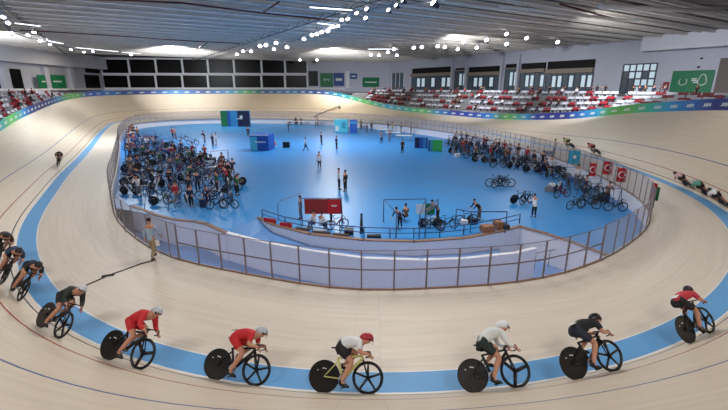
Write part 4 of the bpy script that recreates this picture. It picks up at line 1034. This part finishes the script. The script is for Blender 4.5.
def table(x, y, w, d, rot, label, m='table_white', h=.74, z=ZI, g=None):
    p = inset(at(x, y, z), 1.3); mb = MB([m]); mb.box((0, 0, h), (w, d, .05)); e = mb.obj('table', None, p); e.rotation_euler = (0, 0, rot)
    for a_ in (-1, 1):
        for b_ in (-1, 1):
            q = MB(['silver']); q.tube([(a_ * (w / 2 - .08), b_ * (d / 2 - .08), 0), (a_ * (w / 2 - .08), b_ * (d / 2 - .08), h)], .02, n=6); q.obj('leg', e)
    tag(e, label, 'table', g); return e
for x, y, lb in ((291, 124.5, 'leftmost white table at the far fence'), (301, 125, 'second white table at the far fence'), (330, 123.5, 'white table under the jib crane'), (384, 134, 'white judging table, left one of the far row'), (393, 137, 'white judging table, middle one of the far row'), (404, 140.5, 'white judging table, right one of the far row'), (364, 128, 'white table right of the blue booth')):
    table(x, y, 2.4, .9, -.3 if x > 380 else 0, lb)
# jib crane
p = at(317, 121.5, ZI); e = link('jib_crane', None, None, p)
mb = MB(['black_plastic'])
for t in range(3): mb.tube([(0, 0, 1.3), (.7 * cos(t * 2.1), .7 * sin(t * 2.1), 0)], .05, n=6)
mb.obj('tripod', e)
mb = MB(['black_plastic']); mb.tube([(-1.2, 0, .6), (0, 0, 1.5), (5.4, 0, 3.6)], .09, n=6); mb.tube([(-1.2, 0, .45), (5.4, 0, 3.35)], .03, n=4); mb.obj('arm', e)
mb = MB(['black_plastic']); mb.box((5.3, 0, 3.1), (.5, .3, .5)); mb.tube([(5.4, 0, 3.5), (5.3, 0, 3.1)], .05, n=6); mb.obj('camera_head', e)
mb = MB(['rubber']); mb.box((-1.3, 0, .5), (.5, .4, .45)); mb.obj('counterweight', e)
tag(e, 'black jib crane with camera reaching up over the far fence', 'crane')

# pit furniture prototypes
def bike_small(col):
    e = link('bicycle', frame_mesh(light=True)); e.color = srgb(col)
    for c_ in (RWc, FWc): link('wheel', WMs if rnd.random() < .5 else WM['disc'], e, c_)
    mb = MB(['rubber']); mb.ball((-.24, 0, .945), (.14, .06, .022), u=8, v=5); mb.obj('saddle', e)
    mb = MB(['carbon']); mb.tube([HT, (.42, 0, .88)], .02, n=5); mb.tube([(.55, -.19, .8), (.43, -.19, .88), (.43, .19, .88), (.55, .19, .8)], .016, n=5); mb.obj('handlebar', e)
    KIDS[e.name] = [c for c in bpy.data.objects if c.parent == e]
    return e
BIKES = {c: bike_small(v) for c, v in (('black', (22, 22, 26)), ('white', (210, 212, 216)), ('red', (150, 30, 36)), ('dark green', (30, 70, 50)))}
BUSED = set()
def place_bike(c, loc, rot, label, group=None, tilt=0, sc=1):
    s_ = BIKES[c]
    if c not in BUSED: o = s_; BUSED.add(c)
    else: o = dup(s_)
    o.location = loc; o.rotation_euler = (tilt, 0, rot); o.scale = (sc * near_size(loc),) * 3; tag(o, label, 'bicycle', group); return o
def chair_proto():
    mb = MB(['black_plastic']); mb.box((0, 0, .45), (.42, .42, .04)); o = mb.obj('folding_chair')
    q = MB(['black_plastic']); q.box((-.2, 0, .72), (.03, .42, .26)); q.obj('backrest', o)
    for a_ in (-1, 1):
        for b_ in (-1, 1):
            q = MB(['silver']); q.tube([(a_ * .18, b_ * .19, 0), (a_ * .2, b_ * .19, .45 if a_ > 0 else .85)], .012, n=5); q.obj('leg', o)
    KIDS[o.name] = [c for c in bpy.data.objects if c.parent == o]; return o
def crate_proto():
    mb = MB(['paint']); mb.box((0, 0, .2), (.6, .42, .4)); bmesh.ops.bevel(mb.bm, geom=mb.bm.edges[:], offset=.03, segments=1); o = mb.obj('tool_case')
    q = MB(['carbon']); q.tube([(-.1, 0, .4), (-.08, 0, .46), (.08, 0, .46), (.1, 0, .4)], .012, n=5); q.obj('handle', o); KIDS[o.name] = [c for c in bpy.data.objects if c.parent == o]; return o
def stand_proto():
    """A-shaped trainer / rack of blue-grey tubes"""
    mb = MB(['metal_blue']); w = 1.7
    for s_ in (-1, 1):
        for d_ in (-1, 1): mb.tube([(s_ * w / 2, 0, 1.25), (s_ * w / 2, d_ * .38, 0)], .022, n=5)
    mb.tube([(-w / 2, 0, 1.25), (w / 2, 0, 1.25)], .022, n=5); return mb.obj('bike_rack')
CH, CR, RK = chair_proto(), crate_proto(), stand_proto()
U2 = set()
def place(proto, loc, rot, label, cat, group=None, col=None):
    if proto.name not in U2: o = proto; U2.add(proto.name)
    else: o = dup(proto)
    o.location = loc; o.rotation_euler = (0, 0, rot)
    if col: o.color = srgb(col)
    tag(o, label, cat, group); return o
def inpoly(x, y, P):
    c = False
    for (x0, y0), (x1, y1) in zip(P, P[1:] + P[:1]):
        if (y0 > y) != (y1 > y) and x < (x1 - x0) * (y - y0) / (y1 - y0) + x0: c = not c
    return c
taken = []
def scatter(P, step, seed, jit=.35):
    """places inside a ground polygon, about step metres apart"""
    r_ = random.Random(seed); W_ = [at(x, y, ZI) for x, y in P]; PP = [(p.x, p.y) for p in W_]
    xs = [p[0] for p in PP]; ys = [p[1] for p in PP]; out = []
    y = min(ys)
    row = 0
    while y < max(ys):
        x = min(xs) + (row % 2) * step / 2
        while x < max(xs):
            q = (x + r_.uniform(-jit, jit) * step, y + r_.uniform(-jit, jit) * step * .6)
            q = tuple(inset(Vector((q[0], q[1], ZI)), 1.0).xy)
            if inpoly(q[0], q[1], PP) and all(hypot(q[0] - t[0], q[1] - t[1]) > .55 for t in taken): out.append(Vector((q[0], q[1], ZI))); taken.append(q)
            x += step
        y += step * 1.0; row += 1
    return out
SH = {'left': ['black', 'navy', 'grey', 'brown', 'black', 'white', 'navy', 'green', 'blue', 'red'], 'right': ['black', 'navy', 'brown', 'grey', 'black', 'red', 'white', 'navy', 'brown']}
def zone(P, step, seed, side, wts, rows):
    pts = scatter(P, step, seed); r_ = random.Random(seed + 5)
    for p in pts:
        Y = p.y; rn = rows[0] if Y < rows[3] else rows[1] if Y < rows[4] else rows[2]
        t = r_.random(); rot = r_.uniform(0, 2 * pi)
        if t < wts[0]:
            c = r_.choice(SH[side]); ps = r_.choice(('stand', 'reach', 'bend', 'stand')); verb = {'stand': 'standing', 'reach': 'reaching out', 'bend': 'bending'}[ps]
            person(ps, p, rot, c, r_.choice(('black', 'black', 'navy', 'grey')), f'{verb} person in {c} among the bicycles, {rn} of the {side} team area', group=f'{verb} people in {c}, {rn} of the {side} team area')
        elif t < wts[1]:
            c = r_.choice(('black', 'black', 'black', 'white', 'red', 'dark green')); place_bike(c, p, rot, f'{c} framed bicycle parked in the {rn} of the {side} team area', f'{c} bicycles parked in the {rn} of the {side} team area')
        elif t < wts[2]:
            c = r_.choice(('black', 'grey', 'white', 'brown', 'blue')); place(CR, p, rot, f'{c} tool case on the floor in the {rn} of the {side} team area', 'case', f'{c} tool cases in the {rn} of the {side} team area', COLS[c])
        elif t < wts[3]: place(CH, p, rot, f'black folding chair in the {rn} of the {side} team area', 'chair', f'folding chairs in the {rn} of the {side} team area')
        else: place(RK, inset(p, 1.35), r_.choice((.3, .5, -.2)), f'blue metal bicycle rack in the {rn} of the {side} team area', 'rack', f'bicycle racks in the {rn} of the {side} team area')
    return len(pts)
n1 = zone([(119, 150), (128, 141), (150, 139), (180, 150), (188, 152), (222, 162), (236, 178), (240, 198), (222, 205), (196, 213), (158, 211), (133, 199), (117, 180)], 1.05, 3, 'left', (.20, .64, .74, .84), ('near part', 'middle', 'far part', 27, 36))
n2 = zone([(446, 146), (456, 140), (478, 143), (520, 150), (548, 156), (575, 160), (605, 169), (628, 186), (636, 200), (622, 207), (600, 204), (570, 186), (545, 176), (520, 172), (500, 168), (470, 160), (450, 157)], 1.05, 9, 'right', (.22, .68, .78, .86), ('near part', 'middle', 'far part', 27, 38))
n3 = zone([(120, 147), (124, 136), (134, 132), (140, 140), (135, 150)], 1.5, 15, 'left', (.9, .95, .96, .98), ('near part', 'middle', 'outer corner', 10, 20))
n4 = zone([(560, 184), (600, 196), (632, 200), (628, 214), (606, 214), (585, 206), (560, 200), (545, 190)], 1.35, 31, 'right', (.16, .62, .76, .82), ('near part', 'middle', 'far part', 40, 60))
print('ZONES', n1, n2, n3, n4)
for c, x, y, r, lb in (('black', 217, 209, .2, 'black bicycle at the near right corner of the left team area'), ('black', 229, 208, 2.9, 'black bicycle rightmost on the near edge of the left team area'), ('black', 193, 145, .3, 'lone black bicycle at the back left beside a person'),
    ('black', 183, 141, 0.4, 'black bicycle before the two people in red and pink'),
    ('black', 495, 186.5, .1, 'black bicycle, left of a trio on the open floor at right'), ('black', 500, 187.5, .3, 'black bicycle, middle of a trio on the open floor at right'), ('black', 504, 186.5, 2.9, 'black bicycle, right of a trio on the open floor at right'),
    ('white', 430, 228, .1, 'white bicycle upright behind the near railing'), ('black', 447, 229, .25, 'black bicycle right of the white one behind the near railing'), ('black', 433, 229.5, -.5, 'black bicycle crossed with the white one behind the near railing'),
    ('dark green', 519, 203, .35, 'dark green bicycle left of the person in white T-shirt'), ('black', 526, 204, .6, 'black bicycle next to the dark green one'),
    ('black', 466, 224, .15, 'black bicycle beside the bags near the railing'), ('black', 575, 209, .3, 'black bicycle, left of a pair on the open floor far right'), ('black', 588, 208, 2.6, 'black bicycle, right of a pair on the open floor far right'), ('red', 337, 229, .4, 'red bicycle right of the red banner')):
    place_bike(c, G(x, y), r, lb)
# red banner on stand
mb = MB(['black_plastic']); mb.tube([(0, 0, 0), (0, 0, .5), (0, 0, 1.0)], [.11, .08, .05], n=8); mb.ball((0, 0, 1.04), .07)
for t_ in range(3): mb.tube([(0, 0, .3), (.16 * cos(t_ * 2.1), .16 * sin(t_ * 2.1), 0)], .02, n=5)
tag(mb.obj('folded_tripod', None, G(361.5, 233)), 'dark folded tripod standing upright at the near infield edge', 'tripod')
p = at(322, 228, ZI); e = link('banner_stand', None, None, p)
mb = MB(['banner_red']); mb.box((.1, 0, 1.25), (2.05, .03, .85)); mb.obj('banner', e)
mb = MB(['flag_red']); mb.box((.7, -.02, 1.25), (.7, .03, .8)); mb.obj('banner', e)
mb = MB(['white_mark']); mb.box((.7, -.04, 1.3), (.3, .01, .08)); mb.obj('lettering', e)
for s_ in (-1, 1):
    mb = MB(['metal_blue']); mb.tube([(s_ * 1.12, -.35, 0), (s_ * 1.12, 0, 1.75), (s_ * 1.12, .35, 0)], .025, n=6); mb.obj('leg', e)
mb = MB(['metal_blue']); mb.tube([(-1.12, 0, 1.72), (1.12, 0, 1.72)], .025, n=6); mb.obj('crossbar', e)
tag(e, 'dark red banner on a metal stand at the near edge of the infield', 'banner')
def metal_frame(pts, h, label, m='metal_blue'):
    P = [at(x, y, ZI) for x, y in pts]; e = link('metal_stand', None, None, P[0]); L_ = [q - P[0] for q in P]
    for q in L_:
        mb = MB([m]); mb.tube([q, q + Vector((0, 0, h))], .03, n=6); mb.obj('post', e)
    mb = MB([m]); mb.tube([q + Vector((0, 0, h)) for q in L_] , .03, n=6); mb.obj('crossbar', e)
    tag(e, label, 'stand'); return e
metal_frame([(396, 238), (383.5, 222), (425, 221), (419, 238)], 1.35, 'blue tubular stand over the seated people left of centre')
metal_frame([(455, 230), (470, 233), (505, 233)], 1.2, 'blue tubular stand over bags behind the near railing')
metal_frame([(425, 238), (437, 221)], 1.35, 'short blue tubular stand beside the green board')
boxy('display_board', 430, 214.5, 9, 11.5, .06, 'green_sign', 'dark green panel hanging on the near blue stand', 'board', z=ZI + .25)
boxy('display_board', 420.5, 214, 9, 10, .06, 'table_white', 'white panel beside the dark green one on the near stand', 'board', z=ZI + .25)
boxy('crate', 487, 231.5, 12, 6.5, .5, 'wood_crate', 'brown wooden crate left one behind the near right railing', 'crate', rot=.3)
boxy('crate', 497.5, 228.5, 7, 8, .5, 'wood_crate', 'brown wooden crate right one behind the near right railing', 'crate', rot=.3)
boxy('bag', 505.5, 229, 6, 5, .4, 'black_plastic', 'black bag right of the brown crates', 'bag')
boxy('bag', 472, 223.5, 8, 5.5, .45, 'black_plastic', 'black bag under the near tubular stand, right one', 'bag', rot=.4)
boxy('bag', 464, 224.5, 6, 5, .4, 'table_white', 'white bag under the near tubular stand', 'bag')
boxy('bag', 349, 233.5, 9, 5, .5, 'black_plastic', 'black bag right of the red banner at the infield edge', 'bag')
boxy('bag', 374, 237, 14, 2.2, .3, 'black_plastic', 'long flat black case lying at the near infield edge', 'case')
for j, (x, y, w_) in enumerate(((270, 222.5, 14), (286, 226.8, 13))):
    boxy('barrier_board', x, y, w_, 4.2, .08, 'flag_red', ('left' if j == 0 else 'right') + ' low red barrier board at the ramp corner', 'barrier', rot=-.42 if j == 0 else -.28)
for j, (x, y, w_) in enumerate(((303, 230.2, 15), (322, 233.5, 18), (341, 236, 17))):
    boxy('barrier_board', x, y, w_, 2.6, .08, 'brown_panel', ('left', 'middle', 'right')[j] + ' low brown barrier board below the red banner', 'barrier', rot=-.2)
p = at(278.5, 221, ZI); mb = MB(['steel_post']); mb.tube([(0, 0, 0), (0, 0, 1.0), (.2, 0, 1.25), (1.3, .5, 1.55)], .02, n=6); tag(mb.obj('bent_pole', None, p), 'thin bent grey pole above the red barrier boards', 'pole')
boxy('bin', 203.5, 207, 5, 8.5, .4, 'sign_navy', 'dark blue bin on the near floor of the left team area', 'bin')

# flags on the right fence
def flag(px, py, w, h, m, label, emblem):
    p = at(px, py, 0); s_ = pxm(p); W_, H_ = w / s_, h / s_; e = link('flag', None, None, (p.x, p.y, -1 if False else 0.0))
    mb = MB(['steel_post']); mb.tube([(-W_ / 2, 0, -.9), (-W_ / 2, 0, H_ + .55)], .02, n=6); mb.obj('pole', e)
    mb = MB([m]); n_ = 10; th = .012
    for side_ in (-1, 1):
        for a_ in range(n_):
            for b_ in range(4):
                def P(u, v): return (-W_ / 2 + W_ * u / n_, .05 * sin(u * 1.3) + side_ * th / 2, .45 + H_ * v / 4 - .06 * u / n_)
                f = mb.face([P(a_, b_), P(a_ + 1, b_), P(a_ + 1, b_ + 1), P(a_, b_ + 1)]); f.smooth = True
    mb.obj('cloth', e); k = MB(['white_mark', m]); cz = .45 + H_ * .5
    if emblem == 'crescent':
        pts_ = [(cos(t) * H_ * .22, sin(t) * H_ * .22) for t in [R(40 + 280 * q / 12) for q in range(13)]]
        k.tube([(q[0] - W_ * .08, -.09, cz + q[1]) for q in pts_], [.012 + .035 * sin(pi * j / 12) for j in range(13)], 'white_mark', n=5)
        k.ball((W_ * .2, -.09, cz), (.06, .02, .06), 'white_mark', u=6, v=4)
    elif emblem == 'sun': k.ball((0, -.09, cz), (.16, .02, .16), 'white_mark', u=10, v=6)
    if emblem == 'x': k.bm.free()
    else: k.obj('emblem', e)
    tag(e, label, 'flag'); return e
flag(572.5, 169, 12, 13.5, 'turquoise', 'turquoise flag with pale round emblem on the right fence', 'sun')
flag(591, 182, 7, 13, 'flag_red', 'narrow red flag, leftmost of the three red ones', 'crescent')
flag(606, 180, 10, 13, 'flag_red', 'red flag with white crescent, middle of the three red ones', 'crescent')
flag(619.5, 188, 10, 14, 'flag_red', 'red flag with white crescent, rightmost of the three', 'crescent')
flag(650.5, 207, 5, 17, 'flag_red', 'red flag hanging furled at the right corner of the fence', 'x')
flag(654.5, 208, 3, 14, 'sign_green', 'green flag hanging furled beside the red one at the corner', 'x')
# black cable across the apron
pts = [at(x, y, .015) for x, y in ((156, 259.5), (140, 264), (125, 269.5), (108, 275.5), (96, 281), (84, 286), (79, 290))]
mb = MB(['rubber']); mb.tube([p_ - pts[0] for p_ in pts], .022, n=6); mb.bar(pts[3] - pts[0] + Vector((-.18, -.08, 0)), pts[3] - pts[0] + Vector((.18, .08, 0)), .1, .05); tag(mb.obj('cable', None, pts[0]), 'black cable crossing the pale apron towards the blue band', 'cable')

# ------------------------------------------------------------------ spectators
r_ = random.Random(21)
for k in range(46):
    i = r_.uniform(96, 166); row = r_.choice((1, 2, 3, 4, 4)); p = rim(i, .25 + .95 * row + .45); r0 = rim(i).z + .2; z = r0 + (TOPZ - r0) * row / 4
    nn = frac(NOR, i).normalized(); c = r_.choice(('black', 'navy', 'grey', 'white', 'red', 'brown')); pt = 'near half' if i < 130 else 'far half'
    person('sit', (p.x, p.y, z), atan2(-nn.y, -nn.x), c, 'black', f'seated spectator in {c} in the {pt} of the right hand stand', group=f'seated spectators in {c}, {pt} of the right hand stand')
for k in range(26):
    i = r_.uniform(75, 165); p = rim(i, r_.uniform(6, 12)); c = r_.choice(('black', 'black', 'navy', 'grey')); ps = r_.choice(('stand', 'reach'))
    person(ps, (p.x, p.y, TOPZ - .03), r_.uniform(3, 5), c, 'black', f'{ "standing" if ps == "stand" else "leaning" } onlooker in {c} behind the right hand stand', group=f'{ "standing" if ps == "stand" else "leaning" } onlookers in {c} behind the right hand stand', scale=.9)
for x, lb in ((610, 'dark figure standing left of the bright glass door'), (618.5, 'person in black standing beside the bright glass door'), (603, 'seated dark figure on the concourse left of the glass door')):
    q = WRt.hit(x, 88)[0]; w_ = WRt.a + WRt.d * q + WRt.n * 4.5; person('sit' if x == 603 else 'stand', (w_.x, w_.y, TOPZ - .03), 4, 'black', 'black', lb)
for k in range(6):
    i = r_.uniform(262, 330); row = r_.choice((1, 3)); p = rim(i, .25 + .95 * row + .45); r0 = rim(i).z + .2; z = r0 + (TOPZ - r0) * row / 4; nn = frac(NOR, i).normalized()
    c = r_.choice(('red', 'black')); person('sit', (p.x, p.y, z), atan2(-nn.y, -nn.x), c, 'black', f'seated spectator in {c} in the left hand stand', group=f'seated spectators in {c} in the left hand stand')
print('OBJECTS', len(bpy.data.objects))
